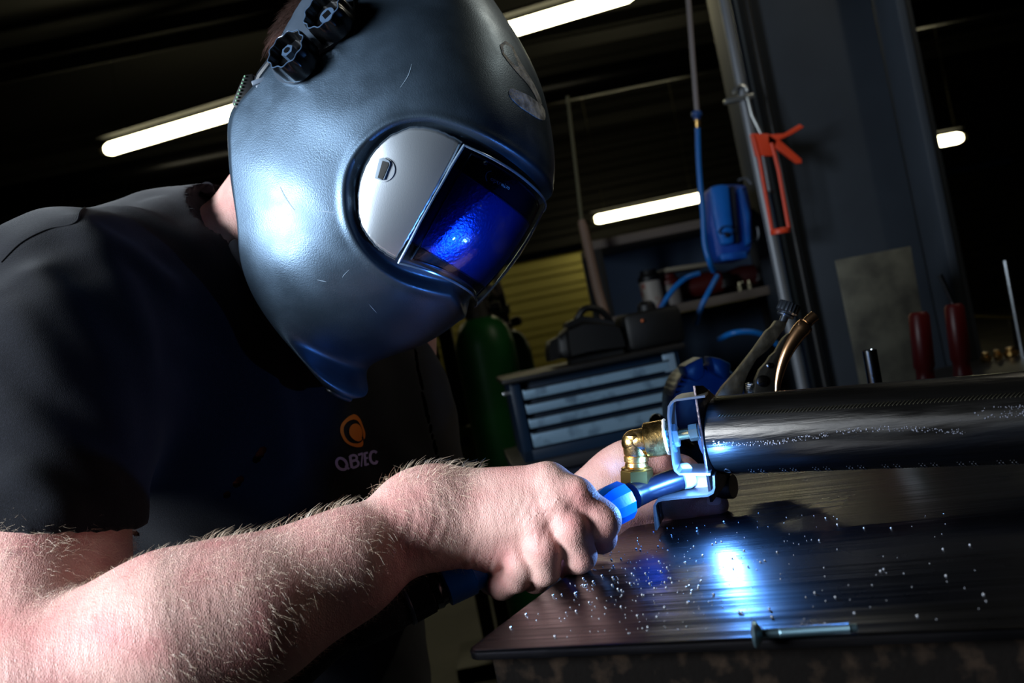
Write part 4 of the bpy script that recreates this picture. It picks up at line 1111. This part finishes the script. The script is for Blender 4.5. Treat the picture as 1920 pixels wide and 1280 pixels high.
# ---- orange sealant gun hanging on the column
GD = 2.30
gun = thing('sealant_gun', P(1450, 435, GD), 'orange sealant gun hanging on the grey column, trigger up', 'caulking gun')
m_o = mat('gun_orange', (214, 66, 34), rough=.45)
def G_(x, y, d=GD): return P(x, y, d)
fr = MB()
fr.tube([G_(1412, 255), G_(1424, 300), G_(1447, 432)], .0042, 10); fr.build('frame_rail', m_o, gun)
MB().tube([G_(1447, 268), G_(1460, 320), G_(1479, 428)], .0042, 10).build('frame_rail', m_o, gun)
MB().lathe(G_(1463, 438), (G_(1450, 360)-G_(1463, 438)), [(0, .022), (.008, .0225), (.012, .019)], 24).build('front_ring', m_o, gun)
MB().prism([G_(*p) for p in ((1408, 250), (1440, 250), (1458, 262), (1450, 292), (1418, 292))], V(0, 0, 1)*.016, .002).build('gun_body', m_o, gun)
MB().prism([G_(*p) for p in ((1440, 252), (1470, 250), (1500, 232), (1508, 238), (1484, 252), (1462, 262), (1478, 276), (1503, 298), (1504, 306), (1494, 306), (1468, 286), (1440, 268))], V(0, 0, 1)*.012, .0015).build('trigger_handle', m_o, gun)
MB().tube([G_(1425, 262, GD+.006), G_(1443, 362, GD+.006)], .0038, 10).build('push_rod', m_g, gun)
MB().lathe(G_(1443, 358, GD+.006), V(.15, 1, 0), [(0, .010), (.006, .011)], 16).build('push_plate', m_blk, gun)

# ---- blue case hanging beside the column
BD = 2.45
m_cb = mat('case_blue', (10, 104, 196), rough=.5, bump=(160, .4, .002), var=(8, (10, 74, 170), .45, .6))
case = thing('hanging_case', P(1370, 490, BD), 'bright blue padded case hanging beside the conduit pipes under the tube lamp', 'case')
def tapered(pts_px, d, dep, m, name, parent, bev=.006):
    return MB().prism([P(x, y, d) for x, y in pts_px], V(0, 0, 1)*dep, bev).build(name, m, parent)
tapered([(1328, 352), (1345, 344), (1395, 344), (1404, 350), (1412, 400), (1412, 460), (1402, 486), (1352, 490), (1342, 480), (1331, 420)], BD, .11, mat('case_body', (10, 66, 160), rough=.55, bump=(120, .5, .003)), 'case_body', case, .014)
tapered([(1332, 350), (1348, 345), (1367, 345), (1372, 395), (1378, 456), (1352, 460), (1344, 430), (1338, 400)], BD-.022, .026, m_cb, 'front_panel', case, .008)
tapered([(1350, 476), (1400, 470), (1402, 484), (1354, 489)], BD-.018, .02, m_cb, 'lower_trim', case, .005)
tapered([(1384, 352), (1392, 350), (1406, 400), (1408, 455), (1398, 462), (1394, 410)], BD-.016, .02, m_cb, 'side_rib', case, .005)
tapered([(1369, 348), (1378, 348), (1388, 452), (1381, 458)], BD-.012, .012, mat('case_dark', (4, 14, 36), rough=.7), 'dark_strap', case, .003)
MB().tube(catmull([P(x, y, BD-.028) for x, y in ((1348, 434), (1354, 426), (1366, 424), (1377, 430), (1372, 438), (1362, 436), (1352, 438), (1348, 434))], 4), .0016, 8).build('emblem_loop', mat('case_dark', (0, 0, 0)), case)
MB().ball(P(1363, 441, BD-.026), .006, 12).build('emblem_drop', MATS['case_dark'], case)
MB().tube(catmull([P(x, y, BD+.02) for x, y in ((1384, 338), (1398, 334), (1408, 345))], 5), .003, 8).build('wire_handle', m_g, case)
MB().tube(catmull([P(x, y, BD+.02) for x, y in ((1404, 452), (1416, 452), (1422, 442), (1420, 425))], 5), .003, 8).build('wire_handle', m_g, case)

# ---- air line: grey rod, coupling, blue hoses
HD_ = 2.3
rod = tag(MB().tube([P(1289, -25, HD_), P(1300, 120, HD_), P(1307, 210, HD_)], .006, 12).build('air_pipe', mat('rod_grey', (128, 120, 120), rough=.5), None), 'slim grey air pipe dropping from the ceiling to a blue hose', 'pipe')
m_h = mat('hose_blue', (12, 98, 176), rough=.4)
def hose_(pts, label, r=.0065):
    return tag(MB().tube(catmull([P(*p) for p in pts], 8), r, 12).build('air_hose', m_h, None), label, 'hose')
cp = thing('hose_coupling', P(1308, 232, HD_), 'small brass and blue coupling joining the slim pipe and blue hose', 'coupling')
MB().lathe(P(1306, 208, HD_), V(.08, 1, 0), [(0, .009), (.004, .012), (.012, .012), (.014, .008), (.020, .008)], 20).build('coupling_ring', mat('coupling_blue', (30, 70, 130), rough=.4), cp)
MB().lathe(P(1307, 223, HD_), V(.08, 1, 0), [(0, .007), (.02, .007), (.024, .005)], 20).build('coupling_stem', m_brass, cp)
hose_([(1308, 236, HD_), (1310, 300, HD_), (1313, 345, HD_), (1318, 400, HD_), (1321, 455, HD_), (1330, 490, HD_), (1338, 508, HD_+.03)], 'blue air hose hanging down in front of the lamp to the shelf')
hose_([(1310, 513, 2.36), (1285, 522, 2.34), (1260, 545, 2.33), (1238, 580, 2.33), (1224, 606, 2.34)], 'blue air hose curving from the shelf down to the black bag')
hose_([(1345, 517, 2.36), (1330, 545, 2.33), (1315, 575, 2.33), (1304, 608, 2.34)], 'straight blue air hose dropping from the shelf to the black drill case')
hose_([(1348, 636, 2.34), (1375, 624, 2.3), (1410, 622, 2.3), (1440, 632, 2.32), (1462, 650, 2.34)], 'blue air hose arching behind the pliers handle')

# ---- shelf rack
SD_ = 2.62
rack = thing('shelf_rack', P(1290, 700, SD_), 'dark open steel shelf rack with grey back panel behind the tool chest', 'shelf')
m_sh = mat('shelf_edge', (104, 92, 82), rough=.6)
m_bk = mat('rack_panel', (54, 70, 92), rough=.6)
def hx(px, py, d):                 # left/right and height of a photo point at distance d
    p = P(px, py, d); return p.x, p.z
x0, zt = hx(1108, 462, SD_); x1, _ = hx(1470, 400, SD_); _, zm = hx(1290, 574, SD_); _, zb = hx(1180, 460, SD_)
zt = hx(1210, 440, SD_)[1]
for zz_ in (zt, zm, zm-.30):
    MB().box(((x0+x1)/2, SD_+.17, zz_), (x1-x0, .34, .024), None, .002).build('shelf_board', m_sh, rack)
MB().box(((x0+x1)/2+.02, SD_+.335, (zt+zm)/2), (x1-x0-.05, .01, zt-zm-.024), None).build('back_panel', m_bk, rack)
MB().box(((x0+x1)/2+.02, SD_+.335, zm-.15), (x1-x0-.05, .01, .27), None).build('back_panel', m_bk, rack)
for xx in (x0+.012, x1-.012):
    for yy in (SD_+.015, SD_+.33): MB().box((xx, yy, (zt+.01)/2), (.028, .028, zt+.01), None, .002).build('upright', mat('upright_black', (20, 20, 20), rough=.6), rack)
# things on the middle shelf
zs = zm+.012
def on_shelf(px, d=SD_+.09): # x at the shelf surface under a photo column
    k = onplane(px, 560, zs); return P(px, 560, d).x
def can(px, d, r, h, m, lidm, label, cat='can', nm='paint_can'):
    x = on_shelf(px, d); t_ = thing(nm, (x, d, zs), label, cat)
    MB().lathe((x, d, zs), (0, 0, 1), [(0, r*.97), (.003, r), (h-.004, r), (h, r*.95)], 28).build('can_body', m, t_)
    MB().lathe((x, d, zs+h), (0, 0, 1), [(0, r*1.05), (.012, r*1.05), (.018, r*.8), (.03, r*.7)], 28).build('lid', lidm, t_)
m_wc = mat('can_white', (168, 160, 150), rough=.5, var=(30, (150, 90, 80), .55, .62)); m_bl = mat('lid_black', (5, 5, 6), rough=.5)
can(1225, SD_+.07, .030, .075, m_wc, m_bl, 'white paint can with a dark lid at the near end of the shelf items')
can(1261, SD_+.10, .028, .055, mat('can_grey', (120, 114, 110), rough=.5), mat('lid_red', (80, 18, 14), rough=.5), 'smaller white can with a red lid beside the dark-lidded can', nm='paint_can')
def grinder(px, d, label, m, L=.19):
    x = on_shelf(px, d); t_ = thing('angle_grinder', (x, d, zs), label, 'power tool')
    MB().tube([(x-L/2, d, zs+.034), (x-L*.1, d, zs+.036), (x+L*.25, d, zs+.038), (x+L/2, d, zs+.038)], [.021, .026, .034, .030], 20).build('tool_body', m, t_)
    MB().tube([(x-L/2, d, zs+.034), (x-L*.75, d, zs+.04)], [.019, .022], 16).build('grip', m_bl, t_)
    MB().lathe((x+L*.55, d, zs+.02), (0, 0, 1), [(0, .030), (.02, .032), (.035, .022)], 20).build('gear_head', m_bl, t_)
grinder(1300, SD_+.16, 'dark red power tool lying on the shelf behind the blue hose', mat('tool_red', (70, 14, 12), rough=.45), .17)
grinder(1375, SD_+.22, 'black and red power tool at the far end of the shelf below the blue case', mat('tool_darkred', (50, 9, 9), rough=.5), .15)
bx2 = MB().box((on_shelf(1290, SD_+.16), SD_+.14, zs+.093), (.13, .10, .012), rotm(0, .05, .2), .003).build('sandpaper_pack', mat('cream', (150, 140, 120), rough=.8), None)
tag(bx2, 'flat cream pack lying on top of the dark red power tool', 'pack')
for i, (px, wh) in enumerate(((1392, 'closest to the dark tools'), (1402, 'in the middle of three'), (1411, 'closest to the conduit pipe'))):
    x = on_shelf(px, SD_+.06); tag(MB().lathe((x, SD_+.06+.02*(i % 2), zs), (0, 0, 1), [(0, .010), (.014, .011), (.016, .006), (.024, .005)], 8).build('spare_nozzle', mat('nozzle_metal', (90, 84, 66), rough=.3, metal=.9), None), 'small metal nozzle on the shelf below the blue case, '+wh, 'nozzle', 'spare nozzles on the shelf')

# ---- wooden pole leaning, with thin rod above it
pole = thing('wooden_pole', P(1155, 662, 2.25), 'pale wooden pole leaning before the shelf rack, thin rod at its top', 'pole')
MB().tube([P(1090, 412, 2.52), P(1094, 425, 2.52), P(1120, 540, 2.51), P(1155, 664, 2.50), (lambda a, b: a+(a-b)*(a.z/(b.z-a.z)))(P(1155, 664, 2.50), P(1120, 540, 2.51))], [.008, .0115, .0125, .0132, .0132], 16).build('pole_shaft', mat('pole_wood', (150, 122, 104), rough=.6, var=(20, (120, 96, 80), .4, .6, (1, 1, .1))), pole)
MB().tube([P(1064, 180, 2.54), P(1078, 300, 2.53), P(1091, 415, 2.52)], .0045, 10).build('thin_rod', mat('rod_olive', (104, 100, 74), rough=.6), pole)
# ---- yellow edged door post behind the pole
post = MB(); xa = P(1118, 540, 5.2).x
zpo = P(1104, 412, 5.2).z; post.box((xa, 5.2, zpo/2), (.05, .05, zpo), None, .004); tag(post.build('door_frame_post', mat('post_olive', (98, 94, 62), rough=.55), None), 'olive steel post standing at the edge of the ribbed wall behind the pole', 'post')

# ---- tool chest
chest = thing('tool_chest', P(1150, 868, 2.15), 'blue steel tool chest with pale drawer fronts under a black bag', 'tool chest')
A = P(984, 866, 2.12); Bq = P(1298, 802, 2.14)           # bottom front corners
A.z = Bq.z = (A.z+Bq.z)/2
ux_ = (Bq-A).normalized(); uy_ = Vector((-ux_.y, ux_.x, 0)); Wc = (Bq-A).length
Hc = P(972, 716, 2.12).z-A.z
RBc = frame(ux_)
def ch(x, y, zq): return A+ux_*x+uy_*y+Vector((0, 0, zq))
m_cbl = mat('chest_blue', (20, 42, 66), rough=.4); m_cdr = mat('chest_drawer', (140, 172, 198), rough=.36, metal=.25, var=(24, (96, 122, 146), .5, .68), bump=(60, .2, .001))
bd = MB(); bd.box(ch(Wc/2, .16, Hc/2), (Wc, .28, Hc), RBc, .003)
for xx in (.011, Wc-.011): bd.box(ch(xx, .008, Hc/2), (.022, .03, Hc), RBc, .002)
bd.box(ch(Wc/2, .008, .012), (Wc, .03, .024), RBc, .002)
bd.build('chest_body', m_cbl, chest)
MB().box(ch(Wc/2, .14, Hc+.006), (Wc+.03, .34, .012), RBc, .004).build('lid_mat', mat('mat_black', (26, 25, 26), rough=.45), chest)
nd = [0, .235, .465, .695, 1.0]
dh = [(.028+(Hc-.036)*(1-b), .028+(Hc-.036)*(1-a)) for a, b in zip(nd[:-1], nd[1:])]
for (za, zb_) in dh:
    dz = (zb_-za)-.0095
    d_ = MB().box(ch(Wc/2, -.006, za+dz/2), (Wc-.050, .016, dz), RBc, .002).build('drawer', m_cdr, chest)
    MB().strip([ch(.026, -.014, za+dz), ch(.026, -.0165, za+dz+.0006), ch(.026, -.017, za+dz-.0025)], ux_*(Wc-.052), .0012).build('pull_lip', mat('lip_dark', (40, 44, 48), rough=.4, metal=.5), d_)
MB().box(ch(Wc-.022, -.010, Hc*.86), (.026, .006, Hc*.22), RBc, .001).build('corner_plate', mat('corner_pale', (150, 176, 200), rough=.35, metal=.4), chest)
MB().box(ch(-.008, .02, Hc-.02), (.018, .012, .008), RBc, .002).build('lock_stud', mat('stud_bright', (200, 205, 210), rough=.25, metal=.9), chest)
# trolley that carries the chest
tr = thing('tool_trolley', ch(Wc/2, .15, -A.z), 'dark blue trolley cabinet carrying the tool chest', 'trolley')
hT = A.z
MB().box(ch(Wc/2, .16, -.012), (Wc+.06, .40, .024), RBc, .004).build('trolley_top', mat('trolley_top', (44, 44, 50), rough=.45), tr)
MB().box(ch(Wc/2, .16, -.024-(hT-.12)/2), (Wc+.02, .34, hT-.124), RBc, .004).build('cabinet_body', mat('trolley_blue', (16, 28, 52), rough=.5), tr)
for xx in (.03, Wc-.03):
    for yy in (.03, .29): MB().lathe(ch(xx, yy, -hT+.05)-ux_.cross(Vector((0, 0, 1)))*.012, ux_.cross(Vector((0, 0, 1))), [(0, .046), (.004, .05), (.02, .05), (.024, .046)], 20).build('caster', m_blk, tr); MB().box(ch(xx, yy, -hT+.105), (.03, .03, .05), RBc).build('caster_fork', m_cap, tr)
for k in range(3):
    zc = -.09-k*.16; d_ = MB().box(ch(Wc/2, -.018, zc-.05), (Wc-.03, .014, .14), RBc, .003).build('drawer', mat('trolley_drawer', (30, 50, 84), rough=.45), tr)
# black bag and drill case lying on the chest
zt_ = A.z+Hc+.012
def lump(name, c, sx, sy, sz, m, label, cat, rz=0, seed=1):
    bm = bmesh.new(); bmesh.ops.create_cube(bm, size=1); bmesh.ops.bevel(bm, geom=bm.edges[:], offset=.2, segments=3, affect='EDGES'); bmesh.ops.subdivide_edges(bm, edges=bm.edges[:], cuts=2, use_grid_fill=True)
    r_ = random.Random(seed); ph = [r_.uniform(0, 6) for _ in range(6)]
    for v in bm.verts:
        x, y, z_ = v.co; k = 1+.12*math.sin(5*x+ph[0])*math.cos(4*y+ph[1])
        v.co = Vector((x*sx*k*(1-.25*max(0, z_)), y*sy*k, (z_+.5)*sz*(1+.18*math.sin(6*x+ph[2]))))
    return MB().bm(bm, Vector(c), rotm(0, 0, rz)), label, cat
mb_, lb, ct = lump('tool_bag', ch(Wc*.57, .13, Hc+.012), .20, .15, .085, None, 'soft black tool bag slumped on top of the blue tool chest', 'bag', math.atan2(ux_.y, ux_.x), 3)
bag = thing('tool_bag', ch(Wc*.57, .13, Hc+.012), lb, ct); mb_.build('bag_body', m_bl, bag, smooth=60)
MB().tube(catmull([ch(Wc*.45, .12, Hc+.08), ch(Wc*.55, .11, Hc+.125), ch(Wc*.66, .12, Hc+.115), ch(Wc*.72, .13, Hc+.075)], 6), .008, 10).build('carry_handle', m_bl, bag)
dc = thing('drill_case', ch(Wc*.93, .12, Hc+.012), 'black drill case at the end of the chest where a blue hose ends', 'case')
MB().box(ch(Wc*.93, .12, Hc+.012+.042), (.13, .14, .084), RBc, .014).build('case_body', m_bl, dc)
MB().lathe(ch(Wc*.93, .10, Hc+.096), (0, 0, 1), [(0, .022), (.012, .02), (.02, .012)], 20).build('outlet', m_bl, dc)
MB().ball(ch(Wc*.86, .045, Hc+.075), .0035, 8).build('indicator', mat('amber', (190, 90, 30), rough=.4), dc)

# ---- gas cylinders
m_gr = mat('cylinder_green', (40, 124, 54), rough=.38, var=(5, (30, 100, 44), .45, .6))
def cylinder(px, d, r, ztop, label, full=True):
    x = P(px, 720, d).x; t_ = thing('gas_cylinder', (x, d, 0), label, 'gas cylinder', None)
    pr = [(0, r*.9), (.02, r), (ztop, r)]+[(ztop+r*1.15*math.sin(a), r*(.32+.68*math.cos(a))) for a in np.linspace(.15, math.pi/2, 9)]
    MB().lathe((x, d, 0), (0, 0, 1), pr, 40).build('cylinder_body', m_gr, t_)
    zt2 = ztop+r*1.15; m_cg = mat('guard_grey', (96, 92, 84), rough=.5, metal=.4)
    MB().lathe((x, d, zt2-.01), (0, 0, 1), [(0, r*.46), (.03, r*.46), (.032, r*.40), (.06, r*.40), (.062, r*.48), (.085, r*.48), (.09, r*.40), (.15, r*.36), (.155, r*.28)], 28).build('valve_guard', m_cg, t_)
    MB().lathe((x, d, zt2+.058), (0, 0, 1), [(0, r*.495), (.018, r*.495)], 28).build('guard_band', mat('band_pale', (150, 150, 128), rough=.5), t_)
    for s in (-1, 1): MB().lathe((x+s*r*.45, d-.02, zt2+.02), (s, -.3, 0), [(0, .014), (.02, .016), (.03, .012)], 16).build('valve_knob', m_bl, t_)
    return x, zt2+.14
CY = 2.95
zc_ = P(922, 655, CY).z
r1 = 112/2*CY/FPX*.99
cylx, cyz = cylinder(924, CY, r1, zc_, 'green gas cylinder with grey valve guard, the nearer of the pair beside the chest')
cylinder(962, CY+.22, r1*.9, zc_-.04, 'darker green gas cylinder half hidden behind the other beside the chest')
for s, e, wh in ((-.012, (898, 535), 'lower'), (.012, (925, 512), 'higher')):
    tag(MB().tube(catmull([(cylx+s, CY, cyz-.01), P(e[0]+8, e[1]+40, CY), P(e[0]+6, e[1], CY), P(e[0]+14, e[1]-40, CY+.1), P(e[0]+8, e[1]-110, CY+.2)], 6), .010, 10).build('gas_hose', mat('hose_beige', (120, 106, 88), rough=.6), None), 'pale hose from the gas cylinder valve, the one bending '+wh+' behind the helmet', 'hose', 'hoses on the gas cylinder valve')

# ---- brown and black machine frame behind the welder's chest
mf = thing('drill_machine', (P(835, 760, 3.4).x, 3.4, 0), 'tall brown and black machine frame standing by the ribbed wall', 'machine')
fx = P(822, 720, 3.4).x
MB().box((fx, 3.4, .78), (.045, .05, 1.56), None, .003).build('frame_post', mat('post_brown', (74, 58, 34), rough=.6), mf)
MB().box((fx+.055, 3.44, .78), (.05, .05, 1.56), None, .003).build('black_post', m_bl, mf)
zpl = P(840, 838, 3.38).z
MB().box((fx+.045, 3.36, zpl), (.15, .02, .12), None, .004).build('mount_plate', mat('plate_ochre', (104, 92, 56), rough=.55), mf)
MB().lathe((fx+.055, 3.349, zpl+.01), (0, -1, 0), [(0, .016), (.002, .016)], 24).build('plate_hole', m_blk, mf)
MB().box((fx+.03, 3.42, .02), (.3, .3, .04), None, .004).build('foot_plate', m_bl, mf)

# ---- bench vise
vd = 1.18
vise = thing('bench_vise', P(1322, 905, vd), 'blue bench vise standing behind the bracket, jaws at its top', 'vise')
m_vb = mat('vise_blue', (6, 82, 150), rough=.35, bump=(90, .3, .0015))
def vp(x, y, d=vd): return P(x, y, d)
vb = MB().prism([vp(*p) for p in catmull([(1262, 800, 0), (1262, 740, 0), (1282, 700, 0), (1318, 684, 0), (1362, 690, 0), (1392, 716, 0), (1402, 770, 0), (1396, 900, 0), (1330, 915, 0), (1268, 900, 0)], 4, True) for p in [(p.x, p.y)]], V(0, 0, 1)*.09, .010).build('vise_body', m_vb, vise)
MB().prism([vp(*p, d=vd-.03) for p in ((1284, 686), (1318, 668), (1322, 705), (1306, 716), (1288, 706))], V(0, 0, 1)*.05, .003).build('jaw', m_vb, vise)
MB().prism([vp(*p, d=vd-.03) for p in ((1333, 668), (1352, 672), (1372, 682), (1368, 706), (1362, 712), (1340, 700))], V(0, 0, 1)*.05, .003).build('jaw', m_vb, vise)
MB().lathe(vp(1330, 830, vd-.0), V(0, 0, -1), [(0, .030), (.03, .028), (.034, .02)], 28).build('screw_housing', m_vb, vise)
MB().tube([vp(1226, 792, vd-.03), vp(1258, 812, vd-.03), vp(1300, 838, vd-.04)], .004, 12).build('handle_bar', mat('bar_black', (20, 22, 26), rough=.3, metal=.6), vise)
MB().ball(vp(1232, 790, vd-.03), .0095, 20).build('handle_knob', mat('knob_dark', (30, 34, 40), rough=.2, metal=.5), vise)
vbz = vp(1330, 905, vd).z; vx = vp(1330, 905, vd).x
st_ = thing('vise_stand', (vx, vd+.045, 0), 'heavy dark pedestal carrying the blue bench vise', 'stand')
MB().box((vx, vd+.045, vbz-.008), (.18, .14, .016), None, .003).build('mount_plate', m_rust, st_)
MB().tube([(vx, vd+.045, .03), (vx, vd+.045, vbz-.016)], .045, 28).build('column', m_rust, st_)
MB().lathe((vx, vd+.045, 0), (0, 0, 1), [(0, .2), (.02, .2), (.03, .1)], 32).build('foot', m_rust, st_)

# ---- sheet leaning at the column
sd = 2.05
def at_z(px, d, z):                  # photo column at distance d and height z
    v = V((px-960)/FPX, 0, 1)*d; dn_ = (CAMZ-z); cy = (dn_-(px-960)/FPX*d*SR)/CR
    return Vector((0, 0, CAMZ))+V((px-960)/FPX*d, cy, d)
sheet = MB().prism([P(1566, 488, sd), P(1708, 461, sd), at_z(1752, sd, .802), at_z(1618, sd, .802)], V(.1, 0, 1)*.006, .001).build('steel_sheet', mat('sheet_mottled', (128, 126, 112), rough=.42, metal=.6, var=(14, (86, 84, 78), .38, .66), bump=(30, .3, .002)), None)
tag(sheet, 'mottled grey steel sheet leaning upright against the grey column', 'steel sheet')
MB_ = (lambda b, t: MB().lathe(b, t-b, [(0, .0068), ((t-b).length, .0068), ((t-b).length+.0003, .0058), ((t-b).length-.004, .005)], 28))(at_z(1658, .96, TZ), P(1630, 656, .96)).build('steel_tube', mat('tube_bright', (120, 124, 128), rough=.2, metal=1), None)
tag(MB_, 'short bright steel tube standing up behind the pipe before the sheet', 'tube')
# ---- red clamps
def red_clamp(px0, py0, px1, py1, w_, d, label, rodp=None):
    a, b = P(px0, py0, d), at_z(px1, d, .802); ax = (b-a).normalized(); L = (b-a).length; r = w_*d/FPX/2
    t_ = thing('red_clamp', b, label, 'clamp')
    MB().lathe(a, ax, [(0, r*.75), (.006, r), (L*.55, r*1.02), (L*.58, r*.86), (L*.66, r*.86), (L*.70, r*.95), (L, r*.95)], 12).build('clamp_handle', mat('clamp_red', (84, 10, 12), rough=.4), t_)
    if rodp: MB().tube([P(*rodp, d), a], r*.28, 12).build('screw_rod', mat('rod_steel', (150, 155, 160), rough=.25, metal=1), t_)
red_clamp(1722, 585, 1742, 760, 38, 1.7, 'red plastic clamp handle standing before the mottled sheet', None)
red_clamp(1788, 570, 1812, 750, 36, 1.7, 'red plastic clamp handle with bright steel rod beside the column', (1762, 515))
tag(MB().tube([P(1884, 488, 2.2), P(1925, 705, 2.2)], .0055, 10).build('steel_rod', mat('rod_steel', (0, 0, 0)), None), 'thin bright steel rod standing apart from the red clamps', 'rod')
rl = thing('yellow_barrier', (P(1857, 594, 3.0).x, 3.0, 0), 'thin yellow barrier rail catching light in the dark behind the clamps', 'barrier')
rc_ = P(1857, 594, 3.0)
MB().box(rc_, (.16, .02, .008), rotm(0, math.radians(13.5), 0), .001).build('rail', mat('rail_yellow', (150, 136, 70), rough=.35, metal=.5), rl)
for s_ in (-.06, .06): MB().box((rc_.x+s_, 3.0, (rc_.z-s_*.24)/2), (.012, .012, rc_.z-s_*.24), None, .001).build('post', m_bl, rl)
for px, r_, nm in ((1850, .012, 'small brass coupling on the side table, the one nearest the red clamps'), (1872, .010, 'smallest brass coupling on the side table, between two others'), (1897, .016, 'largest brass coupling on the dark side table behind the pipe')):
    q_ = at_z(px, 2.26, .80); tag(MB().lathe(q_, (0, 0, 1), [(0, r_*.8), (.004, r_), (.012, r_), (.014, r_*.6), (.022, r_*.6)], 16).build('brass_coupling', m_brass, None), nm, 'coupling', 'brass couplings behind the pipe')
tb = thing('side_table', (1.15, 1.98, 0), 'dark side table behind the pipe carrying sheet, clamps and couplings', 'table')
MB().box((1.22, 2.0, .79), (1.30, .66, .02), None, .003).build('table_top', mat('side_top', (30, 30, 32), rough=.5), tb)
for x_ in (.60, 1.84):
    for y_ in (1.70, 2.30): MB().box((x_, y_, .39), (.04, .04, .78), None, .003).build('leg', m_bl, tb)
# ================================================================ small things on the bench, hair
scw = thing('machine_screw', onplane(1430, 1200)+Vector((0, 0, 0)), 'blurred countersunk screw lying on the front edge of the bench', 'screw')
s0 = onplane(1416, 1212)+Vector((0, 0, .0058)); s1 = onplane(1590, 1190)+Vector((0, 0, .0030)); sx = (s1-s0).normalized()
m_sc = mat('screw_blue', (150, 185, 200), rough=.34, metal=1)
MB().lathe(s0, sx, [(-.0006, .002), (0, .0052), (.0008, .0062), (.0020, .0058), (.0045, .0024)], 28).build('screw_head', m_sc, scw)
prf = [(.004, .0021), (.012, .0021)]
for k in range(26): prf += [(.0125+k*.0012, .0025), (.0131+k*.0012, .0019)]
MB().lathe(s0, sx, prf+[(.046, .0018)], 20).build('threaded_shank', m_sc, scw)
# weld beads scattered on the plate
bd_ = MB(); rnd = random.Random(11)
for i in range(460):
    if i < 330: px, py = rnd.gauss(1190, 130), rnd.gauss(1085, 60)
    else: px, py = rnd.uniform(1050, 1850), rnd.uniform(960, 1190)
    q = onplane(px, py); x = (q-c0).dot(fdir); y = (q-c0).dot(ldir)
    if x < .008 or y < .006 or y > BL-.02: continue
    r_ = rnd.choice((.00025, .0003, .0004, .0007)); bd_.ball(q+Vector((0, 0, r_*.8)), r_, 8)
tag(bd_.build('spatter_beads', mat('bead', (235, 238, 245), rough=.26, metal=.8), None), 'tiny round beads of weld spatter strewn over the bench plate', 'weld spatter', kind='stuff')
# arm hair: fine strands growing from the forearm's skin
hm = MB(); rnd = random.Random(3); cnt = 0
bvn = bverts; msk = (bvn[:, 1] < .76)
cxs, cys = topx(bvn); msk &= (cxs > -10) & (cxs < 900) & (cys > 850) & (cys < 1290) & (bvn[:, 1] < .72)
idx = np.nonzero(msk)[0]
AX = np.array((W_-P(330, 1150, .608)).normalized())
def strand(i, L, r0=.00005, up=0):
    global cnt
    p = Vector(bvn[i]); h = BV_BODY.find_nearest(p); n = h[1]
    if n is None: return
    if n.dot(p-Vector((0, 0, CAMZ))) > .25*(p-Vector((0, 0, CAMZ))).length: return
    dirn = (Vector(AX)*rnd.uniform(.2, .9)+Vector((rnd.gauss(0, .35), rnd.gauss(0, .35), -.75+up+rnd.gauss(0, .35))))
    dirn = (dirn-n*dirn.dot(n)).normalized()
    q0 = p; q1 = p+(n*.55+dirn*.6)*L*.5; q2 = p+(n*.62+dirn*1.0)*L*.9+Vector((0, 0, -.08*L))
    hm.tube([q0-n*.0003, q1, q2], [r0, r0*.8, r0*.25], 3, caps=False); cnt += 1
for k in range(5200): strand(int(rnd.choice(idx)), rnd.uniform(.003, .0075))
topm = idx[(cys[idx] < np.interp(cxs[idx], [230, 300, 420, 560, 700, 790, 870], [1045, 1018, 1015, 980, 930, 908, 893]))]
for k in range(900): strand(int(rnd.choice(topm)), rnd.uniform(.006, .013), .00006, .7)
tag(hm.build('arm_hair', mat('arm_hair', (232, 206, 178), rough=.35, spec=.6), person, smooth=0, fix=False), kind='stuff')
# short brown hair at the back of the head, in front of the headband
hh = MB(); rnd = random.Random(9)
for k in range(9000):
    th = rnd.uniform(0, 2*math.pi); ph = rnd.uniform(-.1, 1.2)
    d_ = (e_w*math.sin(ph)+(-e_f*math.cos(th)+e_s*math.sin(th))*math.cos(ph)).normalized()
    if d_.dot(e_f) > .35: continue
    p0 = HC-e_f*.035+d_*.070; hit = BV_BODY.ray_cast(p0+d_*.05, -d_)
    if hit[0] is None: continue
    q = hit[0]; n = hit[1]; L = rnd.uniform(.014, .030)
    t_ = (-e_w*.7-e_f*.5+Vector((rnd.gauss(0, .3), rnd.gauss(0, .3), rnd.gauss(0, .3)))); t_ = (t_-n*t_.dot(n)).normalized()
    hh.tube([q-n*.001, q+(n*.45+t_*.5)*L*.6, q+(n*.3+t_)*L], [.0003, .00024, .00006], 3, caps=False)
tag(hh.build('hair', mat('hair_brown', (44, 30, 25), rough=.4), person, smooth=0, fix=False), kind='stuff')
# fingernails of the far hand
m_nail = mat('nail', (236, 200, 196), rough=.25, sss=.1)
for (x, y, tx_, ty_) in ((1316, 897, 1, -.15), (1340, 938, 1, -.1)):
    h = cast(BV_BODY, x, y, .0002)
    if h is not None and h.y < .9:
        fan(smooth_poly([(x-12, y+7), (x-14, y), (x-12, y-7), (x, y-10), (x+9, y-7), (x+12, y), (x+9, y+7), (x, y+9)], 3), BV_BODY, .0005, rings=3, depth=.0008).build('fingernail', m_nail, person)
